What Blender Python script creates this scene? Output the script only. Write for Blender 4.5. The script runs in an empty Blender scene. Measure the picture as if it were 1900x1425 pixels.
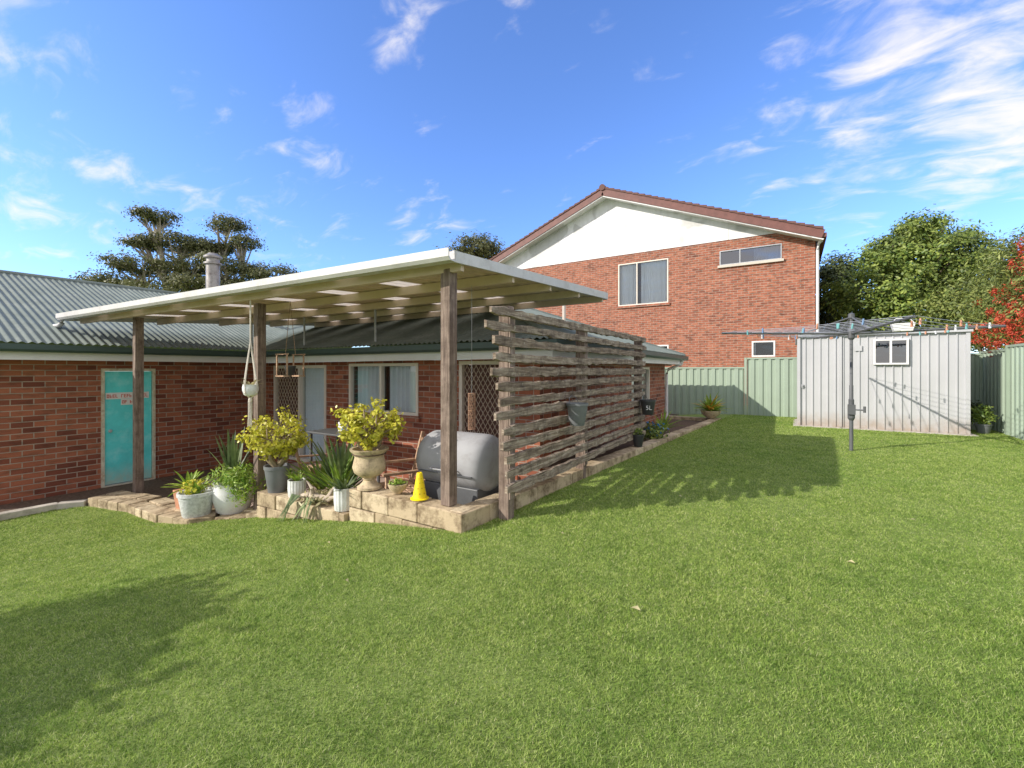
import bpy, math, random
import numpy as np
from mathutils import Vector, Matrix
random.seed(7)
rng = np.random.default_rng(7)
scene = bpy.context.scene
COL = scene.collection
R = random.uniform

# ------------------------------------------------------------------ materials
def newmat(name):
    m = bpy.data.materials.new(name); m.use_nodes = True
    nt = m.node_tree
    return m, nt, nt.nodes['Principled BSDF']
def nd(nt, typ, ins=None, **props):
    n = nt.nodes.new(typ)
    for k, v in props.items(): setattr(n, k, v)
    if ins:
        for k, v in ins.items():
            if isinstance(v, bpy.types.NodeSocket): nt.links.new(v, n.inputs[k])
            else: n.inputs[k].default_value = v
    return n
def c4(c): return (c[0], c[1], c[2], 1)
def sc(c, f): return tuple(min(1, x*f) for x in c)
def ramp(nt, fac, stops):
    r = nt.nodes.new('ShaderNodeValToRGB'); nt.links.new(fac, r.inputs[0])
    els = r.color_ramp.elements
    while len(els) < len(stops): els.new(.5)
    for e, (p, c) in zip(els, stops): e.position = p; e.color = c4(c)
    return r.outputs[0]
def mixc(nt, fac, a, b, bt='MIX'):
    n = nt.nodes.new('ShaderNodeMix'); n.data_type = 'RGBA'; n.blend_type = bt
    for i, v in ((0, fac), (6, a), (7, b)):
        if isinstance(v, bpy.types.NodeSocket): nt.links.new(v, n.inputs[i])
        else: n.inputs[i].default_value = v if i == 0 else c4(v)
    return n.outputs[2]
def noise(nt, vec, scale, detail=4, rough=.55, dist=0):
    return nd(nt, 'ShaderNodeTexNoise', {'Vector': vec, 'Scale': scale, 'Detail': detail, 'Roughness': rough, 'Distortion': dist}).outputs['Fac']
def bump(nt, b, h, strength=.3, dist=.01):
    n = nd(nt, 'ShaderNodeBump', {'Height': h, 'Strength': strength, 'Distance': dist})
    nt.links.new(n.outputs[0], b.inputs['Normal'])
def pos(nt): return nt.nodes.new('ShaderNodeNewGeometry').outputs['Position']
def uvn(nt): return nt.nodes.new('ShaderNodeTexCoord').outputs['UV']
def mapped(nt, v, scale): return nd(nt, 'ShaderNodeMapping', {'Vector': v, 'Scale': scale}).outputs[0]

def simple(name, col, rough=.6, var=.25, scale=6, bs=.15, bscale=60, metal=0, dirt=None, low=None, spec=None):
    m, nt, b = newmat(name); p = pos(nt)
    f = noise(nt, p, scale, 6, .65)
    c = ramp(nt, f, [(.3, sc(col, 1-var)), (.7, sc(col, 1+var))])
    if dirt:
        f2 = noise(nt, p, scale*.6+1.3, 8, .75)
        g = ramp(nt, f2, [(.5, (0, 0, 0)), (.68, (1, 1, 1))])
        c = mixc(nt, g, c, dirt)
    if low:
        z = nd(nt, 'ShaderNodeSeparateXYZ', {0: p}).outputs[2]
        z = nd(nt, 'ShaderNodeMapRange', {0: z, 1: low[0], 2: low[0]+low[1], 3: 1.0, 4: 0.0}).outputs[0]
        zz = nd(nt, 'ShaderNodeMath', {0: z, 1: noise(nt, p, 7, 6, .7)}, operation='MULTIPLY').outputs[0]
        c = mixc(nt, ramp(nt, zz, [(.12, (0, 0, 0)), (.5, (1, 1, 1))]), c, low[2])
    nt.links.new(c, b.inputs['Base Color'])
    b.inputs['Roughness'].default_value = rough; b.inputs['Metallic'].default_value = metal
    if spec is not None: b.inputs['Specular IOR Level'].default_value = spec
    if bs: bump(nt, b, noise(nt, p, bscale, 4), bs, .004)
    return m
def brick(name, c1, c2, mortar, bw=.24, rh=.086, ms=.007, streak=.2, darkb=(.5, .45, .5), mott=.75):
    m, nt, b = newmat(name); u = uvn(nt)
    br = nd(nt, 'ShaderNodeTexBrick', {'Vector': u, 'Color1': c4(c1), 'Color2': c4(c2), 'Mortar': c4(mortar), 'Scale': 1.0,
            'Mortar Size': ms, 'Mortar Smooth': .2, 'Bias': 0.0, 'Brick Width': bw, 'Row Height': rh})
    sx = nd(nt, 'ShaderNodeTexBrick', {'Vector': u, 'Color1': (0, 0, 0, 1), 'Color2': (1, 1, 1, 1), 'Mortar': (.6, .6, .6, 1), 'Scale': 1.0,
            'Mortar Size': ms, 'Bias': 0.0, 'Brick Width': bw, 'Row Height': rh})
    r = ramp(nt, sx.outputs['Color'], [(.0, darkb), (.22, (.7, .64, .66)), (.45, (.95, .95, .95)), (.8, (1.0, 1.0, 1.0)), (1, (1, 1, .95))])
    c = mixc(nt, .9, br.outputs['Color'], r, 'MULTIPLY')
    nb = noise(nt, mapped(nt, u, (4.1, 11.6, 1)), 1.3, 2, .5)
    c = mixc(nt, 1.0, c, ramp(nt, nb, [(.36, (mott*.92, mott, mott)), (.5, (1, 1, 1))]), 'MULTIPLY')
    n1 = noise(nt, mapped(nt, u, (1, 2.5, 1)), 1.6, 6, .7)
    c = mixc(nt, 1.0, c, ramp(nt, n1, [(.3, (1-streak,)*3), (.65, (1, 1, 1))]), 'MULTIPLY')
    n2 = noise(nt, u, 90, 3)
    c = mixc(nt, 1.0, c, ramp(nt, n2, [(.3, (.82, .82, .82)), (.6, (1, 1, 1))]), 'MULTIPLY')
    nt.links.new(c, b.inputs['Base Color']); b.inputs['Roughness'].default_value = .85
    inv = nd(nt, 'ShaderNodeMath', {0: 1.0, 1: br.outputs['Fac']}, operation='SUBTRACT').outputs[0]
    bump(nt, b, inv, .5, .006)
    return m
def wood(name, a, bcol, c3, horiz=True, rough=.85, lo=.55):
    m, nt, b = newmat(name); u = uvn(nt)
    s = (2.5, 38, 1) if horiz else (38, 2.5, 1)
    f = noise(nt, mapped(nt, u, s), 1.0, 8, .7, .6)
    c = ramp(nt, f, [(.3, a), (.47, bcol), (.66, c3)])
    f2 = noise(nt, pos(nt), 6, 6, .75)
    c = mixc(nt, 1.0, c, ramp(nt, f2, [(.34, (lo, lo*.95, lo*.9)), (.55, (1, 1, 1))]), 'MULTIPLY')
    if horiz and lo < .5:   # lichen blotches
        f3 = noise(nt, pos(nt), 17, 5, .7)
        c = mixc(nt, ramp(nt, f3, [(.6, (0, 0, 0)), (.68, (.75, .75, .75))]), c, (.62, .6, .5))
    g = nt.nodes.new('ShaderNodeNewGeometry').outputs['Random Per Island']
    c = mixc(nt, 1.0, c, ramp(nt, g, [(0, (.68, .64, .6)), (1, (1.0, 1, 1))]), 'MULTIPLY')
    nt.links.new(c, b.inputs['Base Color']); b.inputs['Roughness'].default_value = rough
    bump(nt, b, f, .9, .01)
    return m
def leafm(name, a, bcol, trans=.3, nscale=1.5, rough=.5, lo=.6):
    m, nt, b = newmat(name)
    g = nt.nodes.new('ShaderNodeNewGeometry')
    c = ramp(nt, g.outputs['Random Per Island'], [(0, a), (1, bcol)])
    f = noise(nt, g.outputs['Position'], nscale, 3, .6)
    c = mixc(nt, 1.0, c, ramp(nt, f, [(.35, (lo, lo, lo)), (.65, (1.0, 1.0, 1.0))]), 'MULTIPLY')
    nt.links.new(c, b.inputs['Base Color']); b.inputs['Roughness'].default_value = rough
    tr = nd(nt, 'ShaderNodeBsdfTranslucent', {'Color': c})
    mx = nd(nt, 'ShaderNodeMixShader', {0: trans, 1: b.outputs[0], 2: tr.outputs[0]})
    nt.links.new(mx.outputs[0], nt.nodes['Material Output'].inputs[0])
    return m
def glassm(name, tint=(.85, .9, .9), fac=.04):
    m, nt, b = newmat(name)
    t = nd(nt, 'ShaderNodeBsdfTransparent', {'Color': c4(tint)})
    g = nd(nt, 'ShaderNodeBsdfGlossy', {'Color': (1, 1, 1, 1), 'Roughness': .02})
    fr = nd(nt, 'ShaderNodeFresnel', {'IOR': 1.5})
    ad = nd(nt, 'ShaderNodeMath', {0: fr.outputs[0], 1: fac}, operation='ADD', use_clamp=True)
    mx = nd(nt, 'ShaderNodeMixShader', {0: ad.outputs[0], 1: t.outputs[0], 2: g.outputs[0]})
    nt.links.new(mx.outputs[0], nt.nodes['Material Output'].inputs[0])
    return m

M = {}
M['brick_dark'] = brick('brick_dark', (.34, .105, .058), (.44, .15, .08), (.46, .35, .28), mott=.82)
M['brick_orange'] = brick('brick_orange', (.62, .23, .125), (.38, .12, .07), (.46, .38, .31), streak=.28, darkb=(.38, .32, .36), mott=.62)
M['roof_metal'] = simple('roof_metal_grey_green', (.2, .235, .21), .75, .15, 2.5, 0, dirt=(.27, .3, .27), spec=.2)
M['gutter_green'] = simple('gutter_dark_green', (.045, .08, .07), .4, .1, 3, 0)
M['white_paint'] = simple('white_paint', (.78, .77, .76), .5, .06, 3, .05)
M['cream_paint'] = simple('cream_paint', (.6, .54, .46), .5, .1, 3, .05)
M['soffit'] = simple('soffit_cream', (.72, .58, .45), .6, .1, 2, .05, dirt=(.62, .48, .36))
M['white_gutter'] = simple('gutter_off_white', (.62, .61, .6), .5, .08, 2.5, .05, dirt=(.47, .45, .42))
M['turq'] = simple('turquoise_paint', (.12, .76, .78), .55, .12, 4, .08, dirt=(.28, .84, .86), low=(-1.95, .5, (.42, .62, .55)))
M['rustframe'] = simple('weathered_frame_paint', (.62, .58, .46), .6, .2, 8, .1, dirt=(.42, .24, .12))
M['alu'] = simple('cream_aluminium', (.74, .68, .6), .4, .05, 3, 0)
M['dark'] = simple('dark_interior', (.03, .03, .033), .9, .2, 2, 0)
M['curtain'] = simple('curtain_fabric', (.88, .88, .9), .9, .05, 3, .05)
M['blind'] = simple('vertical_blind', (.84, .86, .9), .8, .05, 3, 0)
M['glass'] = glassm('window_glass')
M['glass_sky'] = glassm('window_glass_reflective', (.4, .45, .5), .16)
M['barge'] = simple('barge_red_brown', (.17, .07, .058), .6, .2, 5, .1)
M['tile'] = simple('roof_tile_brown', (.14, .07, .06), .8, .3, 6, .3)
M['fence'] = simple('fence_green_steel', (.33, .41, .32), .45, .06, 1.5, .03, low=(-1.5, .3, (.3, .27, .17)))
M['shed'] = simple('shed_galvanised', (.5, .505, .52), .6, .05, 1.2, .05, low=(-1.3, .5, (.38, .32, .27)), spec=.3)
M['concrete'] = simple('concrete', (.5, .46, .4), .9, .25, 5, .4, 50, dirt=(.3, .27, .22))
M['slab'] = simple('patio_paving', (.42, .33, .28), .9, .2, 4, .3)
M['soil'] = simple('bark_mulch', (.12, .08, .055), .95, .6, 25, 1.0, 70)
M['metal_dark'] = simple('metal_charcoal', (.1, .105, .11), .5, .2, 5, .1)
M['metal_bbq'] = simple('barbecue_grey_steel', (.38, .385, .4), .8, .1, 4, .1, dirt=(.29, .28, .28), spec=.15)
M['metal_grey'] = simple('galvanised_tube', (.45, .46, .48), .4, .15, 5, 0, metal=.3)
M['line'] = simple('clothes_line_cord', (.4, .42, .48), .6, .1, 5, 0)
M['white_pot'] = simple('pot_white_glaze', (.8, .81, .8), .45, .08, 9, .1, dirt=(.62, .62, .58))
M['grey_pot'] = simple('pot_speckled_grey', (.6, .62, .62), .7, .3, 30, .2)
M['dark_pot'] = simple('pot_charcoal', (.17, .18, .19), .5, .15, 6, .1)
M['black_pot'] = simple('pot_black_plastic', (.05, .052, .056), .4, .1, 6, 0)
M['terracotta'] = simple('terracotta_wood', (.5, .24, .14), .8, .25, 12, .3)
M['sign_red'] = simple('sign_faded_red', (.6, .12, .09), .8, .2, 12, 0)
M['urn'] = simple('urn_weathered_stone', (.56, .45, .29), .85, .25, 14, .4, 50, dirt=(.22, .16, .11))
M['yellow'] = simple('yellow_plastic', (.95, .74, .01), .45, .04, 3, 0)
M['yellow_dark'] = simple('yellow_plastic_recess', (.6, .42, .01), .6, .04, 3, 0)
M['rope'] = simple('macrame_rope', (.74, .68, .6), .95, .2, 60, .3)
M['mesh_rust'] = simple('rusty_mesh', (.34, .2, .13), .8, .3, 30, .2)
M['fly'] = simple('fly_screen_mesh', (.12, .06, .045), .8, .2, 10, 0)
M['lattice'] = simple('screen_lattice', (.66, .56, .44), .5, .1, 4, 0)
M['bark'] = simple('bark', (.2, .16, .12), .9, .35, 7, .6, 25)
M['bark_light'] = simple('bark_pale', (.38, .33, .27), .9, .3, 5, .5, 20)
M['drift'] = simple('driftwood', (.5, .42, .33), .9, .3, 12, .6, 30)
M['stem'] = simple('succulent_stem', (.34, .27, .17), .9, .3, 30, .4)
M['slat'] = wood('weathered_slats', (.085, .06, .045), (.28, .215, .16), (.6, .52, .42), lo=.42)
M['postwood'] = wood('weathered_post', (.12, .085, .068), (.27, .205, .17), (.44, .36, .3), False)
M['teak'] = wood('teak_timber', (.42, .25, .15), (.62, .41, .27), (.72, .52, .37))
M['flue'] = simple('flue_steel', (.36, .34, .32), .5, .2, 6, .1, metal=.4, dirt=(.16, .13, .12))
M['red'] = leafm('bottlebrush_red', (.5, .04, .02), (.85, .16, .07), .25)
M['leaf_dark'] = leafm('leaf_dark', (.06, .09, .03), (.17, .21, .07), .25, .7)
M['leaf_olive'] = leafm('leaf_olive', (.09, .11, .04), (.27, .27, .1), .3, .7)
M['leaf_mid'] = leafm('leaf_mid', (.09, .17, .03), (.38, .46, .09), .3, .9)
M['leaf_bb'] = leafm('leaf_bottlebrush', (.13, .19, .04), (.36, .4, .1), .3, 1.2)
M['leaf_jade'] = leafm('leaf_jade', (.58, .6, .04), (.92, .84, .12), .25, 9, .4, .55)
M['leaf_fresh'] = leafm('leaf_fresh', (.2, .42, .04), (.55, .68, .12), .35, 8, .5, .5)
M['leaf_sword'] = leafm('leaf_sword', (.08, .15, .05), (.3, .38, .16), .2, 10, .5, .5)
M['leaf_pale'] = leafm('leaf_pale', (.5, .46, .26), (.7, .62, .32), .25, 6)
M['flower'] = leafm('flower_orange', (.85, .35, .03), (.95, .6, .1), .2)
M['flower_blue'] = leafm('flower_blue', (.05, .25, .7), (.2, .5, .9), .2)

m, nt, b = newmat('sandy_blocks'); g = nt.nodes.new('ShaderNodeNewGeometry')
c = ramp(nt, g.outputs['Random Per Island'], [(0, (.42, .33, .21)), (.5, (.54, .43, .28)), (1, (.64, .53, .36))])
f = noise(nt, g.outputs['Position'], 6, 8, .75)
c = mixc(nt, 1.0, c, ramp(nt, f, [(.36, (.36, .32, .28)), (.55, (1, 1, 1))]), 'MULTIPLY')
nt.links.new(c, b.inputs['Base Color']); b.inputs['Roughness'].default_value = .95
bump(nt, b, noise(nt, g.outputs['Position'], 45, 6, .7), .6, .012); M['block'] = m
m, nt, b = newmat('clear_roof_sheet')
tl = nd(nt, 'ShaderNodeBsdfTranslucent', {'Color': (.78, .7, .6, 1)}); df = nd(nt, 'ShaderNodeBsdfDiffuse', {'Color': (.7, .62, .52, 1)})
mx = nd(nt, 'ShaderNodeMixShader', {0: .4, 1: df.outputs[0], 2: tl.outputs[0]})
nt.links.new(mx.outputs[0], nt.nodes['Material Output'].inputs[0]); M['clear'] = m
m, nt, b = newmat('gable_sheet'); p = pos(nt)
f = noise(nt, p, .55, 3, .5, .4); f2 = noise(nt, p, 3, 8, .7)
c = mixc(nt, ramp(nt, f, [(.56, (0, 0, 0)), (.585, (1, 1, 1))]), (.84, .84, .85), (.62, .62, .61))
c = mixc(nt, .7, c, ramp(nt, f2, [(.3, (.82, .81, .8)), (.6, (1, 1, 1))]), 'MULTIPLY')
f3 = noise(nt, mapped(nt, p, (6, 1, .5)), 1.0, 6, .7)
c = mixc(nt, .6, c, ramp(nt, f3, [(.3, (.84, .83, .82)), (.55, (1, 1, 1))]), 'MULTIPLY')
nt.links.new(c, b.inputs['Base Color']); M['gable'] = m
m, nt, b = newmat('lawn_ground'); p = pos(nt)
f = noise(nt, p, .9, 5, .6); f2 = noise(nt, p, 90, 5, .8); f3 = noise(nt, p, 9, 6, .7)
c = ramp(nt, f, [(.3, (.24, .33, .07)), (.7, (.33, .41, .11))])
c = mixc(nt, 1.0, c, ramp(nt, f2, [(.38, (.4, .42, .34)), (.6, (1, 1, 1))]), 'MULTIPLY')
c = mixc(nt, 1.0, c, ramp(nt, f3, [(.3, (.75, .8, .7)), (.6, (1, 1, 1))]), 'MULTIPLY')
nt.links.new(c, b.inputs['Base Color']); b.inputs['Roughness'].default_value = .95
bump(nt, b, f2, .6, .012); M['lawn'] = m
m, nt, b = newmat('grass_blades'); g = nt.nodes.new('ShaderNodeNewGeometry'); p = g.outputs['Position']
c = ramp(nt, g.outputs['Random Per Island'], [(0, (.15, .26, .035)), (.3, (.35, .49, .09)), (.65, (.53, .64, .16)), (.9, (.68, .73, .27)), (1, (.84, .77, .48))])
c = mixc(nt, 1.0, c, ramp(nt, noise(nt, p, .7, 6, .68), [(.32, (.76, .86, .74)), (.5, (.95, .97, .92)), (.68, (1.0, 1.0, 1.0))]), 'MULTIPLY')
c = mixc(nt, 1.0, c, ramp(nt, noise(nt, p, 6, 6, .75), [(.36, (.64, .73, .58)), (.58, (1.0, 1.0, 1.0))]), 'MULTIPLY')
c = mixc(nt, 1.0, c, ramp(nt, noise(nt, p, 28, 4, .75), [(.36, (.6, .64, .56)), (.54, (1.0, 1.0, 1.0))]), 'MULTIPLY')
nt.links.new(c, b.inputs['Base Color']); b.inputs['Roughness'].default_value = .7
tr = nd(nt, 'ShaderNodeBsdfTranslucent', {'Color': c})
mx = nd(nt, 'ShaderNodeMixShader', {0: .4, 1: b.outputs[0], 2: tr.outputs[0]})
nt.links.new(mx.outputs[0], nt.nodes['Material Output'].inputs[0]); M['grass'] = m

# ------------------------------------------------------------------ mesh builder
BASE = {}
class MB:
    def __init__(s): s.v = []; s.f = []; s.m = []
    def face(s, idx, mi=0): s.f.append(idx); s.m.append(mi)
    def quad(s, *ps, mi=0):
        n = len(s.v); s.v += [tuple(p) for p in ps]; s.face(list(range(n, n+len(ps))), mi)
    def hexa(s, P, mi=0):
        n = len(s.v); s.v += [tuple(p) for p in P]
        for q in ((0, 3, 2, 1), (4, 5, 6, 7), (0, 1, 5, 4), (1, 2, 6, 5), (2, 3, 7, 6), (3, 0, 4, 7)): s.face([n+i for i in q], mi)
    def box(s, x0, x1, y0, y1, z0, z1, mi=0):
        s.hexa([(x0, y0, z0), (x1, y0, z0), (x1, y1, z0), (x0, y1, z0), (x0, y0, z1), (x1, y0, z1), (x1, y1, z1), (x0, y1, z1)], mi)
    def beam(s, p, q, w, h, mi=0, up=(0, 0, 1)):
        p = Vector(p); q = Vector(q); d = (q-p).normalized(); a = d.cross(Vector(up))
        if a.length < 1e-4: a = d.cross(Vector((1, 0, 0)))
        a.normalize(); u = a.cross(d).normalized(); a = a*w/2; u = u*h/2
        s.hexa([p-a-u, p+a-u, q+a-u, q-a-u, p-a+u, p+a+u, q+a+u, q-a+u], mi)
    def tube(s, pts, rad, n=10, mi=0, cap=True):
        pts = [Vector(p) for p in pts]; rings = []
        if not hasattr(rad, '__len__'): rad = [rad]*len(pts)
        for i, p in enumerate(pts):
            d = (pts[min(i+1, len(pts)-1)]-pts[max(i-1, 0)]).normalized()
            a = d.cross(Vector((0, 0, 1)))
            if a.length < .05: a = d.cross(Vector((1, 0, 0)))
            a.normalize(); b2 = d.cross(a).normalized(); k = len(s.v); rings.append(k)
            for j in range(n):
                t = 2*math.pi*j/n; s.v.append(tuple(p+(a*math.cos(t)+b2*math.sin(t))*rad[i]))
        for r0, r1 in zip(rings, rings[1:]):
            for j in range(n): s.face([r0+j, r0+(j+1) % n, r1+(j+1) % n, r1+j], mi)
        if cap:
            s.face([rings[0]+j for j in range(n)][::-1], mi); s.face([rings[-1]+j for j in range(n)], mi)
    def lathe(s, c, prof, n=32, mi=0, rib=0, nr=0):
        rings = []
        for r, z in prof:
            k = len(s.v); rings.append(k)
            for j in range(n):
                t = 2*math.pi*j/n; rr = r*(1+(rib*math.cos(nr*t) if nr else 0))
                s.v.append((c[0]+rr*math.cos(t), c[1]+rr*math.sin(t), c[2]+z))
        for r0, r1 in zip(rings, rings[1:]):
            for j in range(n): s.face([r0+j, r0+(j+1) % n, r1+(j+1) % n, r1+j], mi)
        s.face([rings[0]+j for j in range(n)][::-1], mi); s.face([rings[-1]+j for j in range(n)], mi)
def finish(o, name, par, base, label, cat, group):
    if par is not None: o.parent = par; BASE[o.name] = base
    else:
        o.location = base; BASE[o.name] = base
    COL.objects.link(o)
    if label: o['label'] = label
    if cat: o['category'] = cat
    if group: o['group'] = group
def part(mb, name, mats, par=None, base=None, label=None, cat=None, group=None, smooth=False, xf=None, bevel=0, kind=None):
    if par is not None: base = BASE[par.name]
    V = np.array(mb.v, dtype=float)
    if xf is not None:
        A = np.array(xf); V = V@A[:3, :3].T+A[:3, 3]
    if base is None: base = (float(V[:, 0].mean()), float(V[:, 1].mean()), float(V[:, 2].min()))
    me = bpy.data.meshes.new(name)
    me.from_pydata((V-np.array(base)).tolist(), [], mb.f)
    for k in (mats if isinstance(mats, (list, tuple)) else [mats]): me.materials.append(M[k])
    me.polygons.foreach_set('material_index', mb.m)
    nl = len(me.loops); nor = np.empty(len(me.polygons)*3); me.polygons.foreach_get('normal', nor); nor = np.abs(nor.reshape(-1, 3))
    tot = np.empty(len(me.polygons), dtype=np.int32); me.polygons.foreach_get('loop_total', tot)
    ax = np.repeat(nor.argmax(1), tot); vi = np.empty(nl, dtype=np.int32); me.loops.foreach_get('vertex_index', vi)
    P = V[vi]; uv = np.empty((nl, 2))
    uv[:, 0] = np.where(ax == 0, P[:, 1], P[:, 0]); uv[:, 1] = np.where(ax == 2, P[:, 1], P[:, 2])
    l = me.uv_layers.new(name='UVMap'); l.data.foreach_set('uv', uv.ravel())
    if smooth:
        me.polygons.foreach_set('use_smooth', [True]*len(me.polygons)); me.set_sharp_from_angle(angle=math.radians(40))
    o = bpy.data.objects.new(name, me); finish(o, name, par, base, label, cat, group)
    if bevel:
        bm = o.modifiers.new('bevel', 'BEVEL'); bm.width = bevel; bm.segments = 2; bm.limit_method = 'ANGLE'
    if kind: o['kind'] = kind
    return o
def thing(name, label, cat, base, group=None):
    o = bpy.data.objects.new(name, None); o.empty_display_size = .2
    finish(o, name, None, base, label, cat, group); return o
def npmesh(name, V, k, mat, par=None, base=(0, 0, 0), kind=None, label=None, cat=None):
    if par is not None: base = BASE[par.name]
    n = len(V)//k; me = bpy.data.meshes.new(name)
    me.vertices.add(n*k); me.vertices.foreach_set('co', (V-np.array(base)).astype(np.float32).ravel())
    me.loops.add(n*k); me.loops.foreach_set('vertex_index', np.arange(n*k, dtype=np.int32))
    me.polygons.add(n); me.polygons.foreach_set('loop_start', np.arange(0, n*k, k, dtype=np.int32))
    me.polygons.foreach_set('loop_total', np.full(n, k, dtype=np.int32))
    me.update(calc_edges=True); me.materials.append(M[mat])
    o = bpy.data.objects.new(name, me); finish(o, name, par, base, label, cat, None)
    if kind: o['kind'] = kind
    return o
def unit(a): return a/(np.linalg.norm(a, axis=1, keepdims=True)+1e-9)
def leafverts(C, Nn, L, W, hexa=False, axis=None):
    n = len(C); r = rng.normal(size=(n, 3)) if axis is None else axis
    u = unit(r-Nn*(r*Nn).sum(1, keepdims=True)); v = np.cross(Nn, u)
    L = (L*rng.uniform(.6, 1.3, n))[:, None]; W = (W*rng.uniform(.7, 1.2, n))[:, None]
    if hexa: P = [C-u*L/2, C-u*L*.15+v*W/2, C+u*L*.25+v*W*.42, C+u*L/2, C+u*L*.25-v*W*.42, C-u*L*.15-v*W/2]
    else: P = [C-u*L/2, C+v*W/2, C+u*L/2, C-v*W/2]
    return np.stack(P, 1).reshape(-1, 3)
def crown(blobs, nc, nl, rc, flat=.7, inner=.5):
    Cs = []; Ns = []; cl_ = []
    for bx in blobs:
        c = np.array(bx[:3]); r = np.array(bx[3:6])
        n = int(nc*(bx[6] if len(bx) > 6 else 1))
        d = unit(rng.normal(size=(n, 3))); k = rng.uniform(inner, 1.0, n)[:, None]
        cc = c+d*r*k; cl_.append(cc)
        m = rng.integers(int(nl*.5), int(nl*1.4), n); idx = np.repeat(np.arange(n), m)
        off = rng.normal(size=(len(idx), 3))*rc*np.array([1, 1, flat])*rng.uniform(.6, 1.2, n)[idx][:, None]
        Cs.append(cc[idx]+off)
        Ns.append(unit(unit(off)*.7+d[idx]*.6+np.array([0, 0, .5])+rng.normal(size=(len(idx), 3))*.5))
    return np.concatenate(Cs), np.concatenate(Ns), cl_
def tree(label, base, blobs, leafmat, nc=60, nl=60, rc=.35, leaf=(.14, .09), trunk=.2, barkmat='bark', cat='tree', flat=.7, fork=.45, lean=(0, 0), inner=.5, name='tree', tw=1.0):
    t = thing(name, label, cat, base); mb = MB(); B = Vector(base)
    zs = [b[2] for b in blobs]; top = min(zs)*.6+max(zs)*.4
    F0 = B+Vector((lean[0], lean[1], (top-B.z)*fork))
    C, Nn, cl_ = crown(blobs, nc, nl, rc, flat, inner)
    mb.tube([B-Vector((0, 0, .2)), B+(F0-B)*.5+Vector((R(-.1, .1), R(-.1, .1), 0))*trunk*4, F0], [trunk*1.25, trunk*.95, trunk*.8], 10)
    for bx, cc in zip(blobs, cl_):
        Cc = Vector(bx[:3])-Vector((0, 0, bx[5]*.5)); mid = F0.lerp(Cc, .5)+Vector((R(-1, 1), R(-1, 1), -R(0, .6)))*.12*(Cc-F0).length
        mb.tube([F0-Vector((0, 0, trunk)), mid, Cc], [trunk*.55, trunk*.38*tw, trunk*.2*tw], 7)
        for e in cc[:14]:
            e = Vector(e); s = mid.lerp(Cc, R(.35, 1)); mb.tube([s, s.lerp(e, .5)+Vector((0, 0, -.06)), e], [trunk*.17*tw, trunk*.11*tw, trunk*.04*tw], 5)
    part(mb, 'trunk', barkmat, t, smooth=True)
    npmesh('crown', leafverts(C, Nn, leaf[0], leaf[1]), 4, leafmat, t)
    return t

YAW = math.radians(32.3)
FX, FY = -math.sin(YAW), math.cos(YAW); RX, RY = math.cos(YAW), math.sin(YAW)

# ------------------------------------------------------------------ terrain
def ss(u): u = np.clip(u, 0, 1); return u*u*(3-2*u)
def wallx(y): return -2.42+.09*(y-3.03)
EX = np.array([-9.6, -8.9, -8.7, -7.8, -6.9, -6.35, -6.2, -5.6, -5.5]); EY = np.array([1.2, 1.8, 2.15, 2.36, 2.37, 2.5, 2.74, 3.0, 3.0])
def gbase(x, y): return -1.40-.6*ss((-1.5-x)/6)+.01*np.clip(y, 0, 14)+.012*np.sin(x*1.7)*np.sin(y*1.3)
def lawnmask(x, y):
    side = np.where(y > 3.01, x > wallx(y), (x > -8.88) & ((x > -5.55) | (y < np.interp(x, EX, EY)-.02)))
    shed = (x > .05) & (x < 3.05) & (y > 12.02) & (y < 13.9)
    return side & ~shed & (x < 3.58) & (y < 13.98)
def gz(x, y):
    z = gbase(x, y)
    hole = (y > 3.14) & (x < wallx(y)-.11) & (y < 12.72)
    z = np.where(hole, -2.15, z)
    bed = (x < -5.6) & (x > -9.7) & (y > np.interp(x, EX, EY)+.09) & (y <= 3.14)
    z = np.where(bed | ((x < -9.05) & (y < 3.2)), np.minimum(z, -2.06), z)
    return z
xs = np.concatenate([[-400, -150, -60, -30, -18], np.arange(-14, -3.01, .15), np.arange(-3, -1.2, .05), np.arange(-1.2, 5, .25), [6, 8, 12, 20, 50, 150, 400]])
ys = np.concatenate([[-400, -100, -30, -12, -6], np.arange(-4, 1.0, .25), np.arange(1.0, 3.5, .05), np.arange(3.5, 15, .25), [16, 20, 30, 60, 150, 400]])
GX, GY = np.meshgrid(xs, ys); GZ = gz(GX, GY); nx = len(xs); ny = len(ys)
mb = MB(); mb.v = list(zip(GX.ravel().tolist(), GY.ravel().tolist(), GZ.ravel().tolist()))
for j in range(ny-1):
    for i in range(nx-1): mb.face([j*nx+i, j*nx+i+1, (j+1)*nx+i+1, (j+1)*nx+i])
part(mb, 'lawn_ground', 'lawn', base=(0, 0, 0), smooth=False, kind='structure')
n = 1000000
d = rng.uniform(0, 1, n*2); dd = 1.1+13.9*d**1.4
t = rng.uniform(-1.4, 1.3, n*2)
w = np.minimum(1, dd*np.minimum(1, (2.5/dd)**1.1)/2.5); keep = rng.uniform(0, 1, n*2) < w
dd = dd[keep]; t = t[keep]
X = dd*(FX+t*RX); Y = dd*(FY+t*RY)
k = lawnmask(X, Y); X = X[k]; Y = Y[k]; dd = dd[k]; n = len(X)
Z = gbase(X, Y)
patch = .7+.6*(np.sin(X*3.1+np.sin(Y*2.3)*1.7)*np.sin(Y*3.7+np.cos(X*2.9)*1.3)*.5+.5)
H = rng.uniform(.006, .016, n)*(1+.05*dd)*patch; W = .0013*(1+.38*dd); a = rng.uniform(0, 2*np.pi, n)
tilt = rng.normal(0, .9, (n, 2))
V = np.empty((n, 3, 3))
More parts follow.
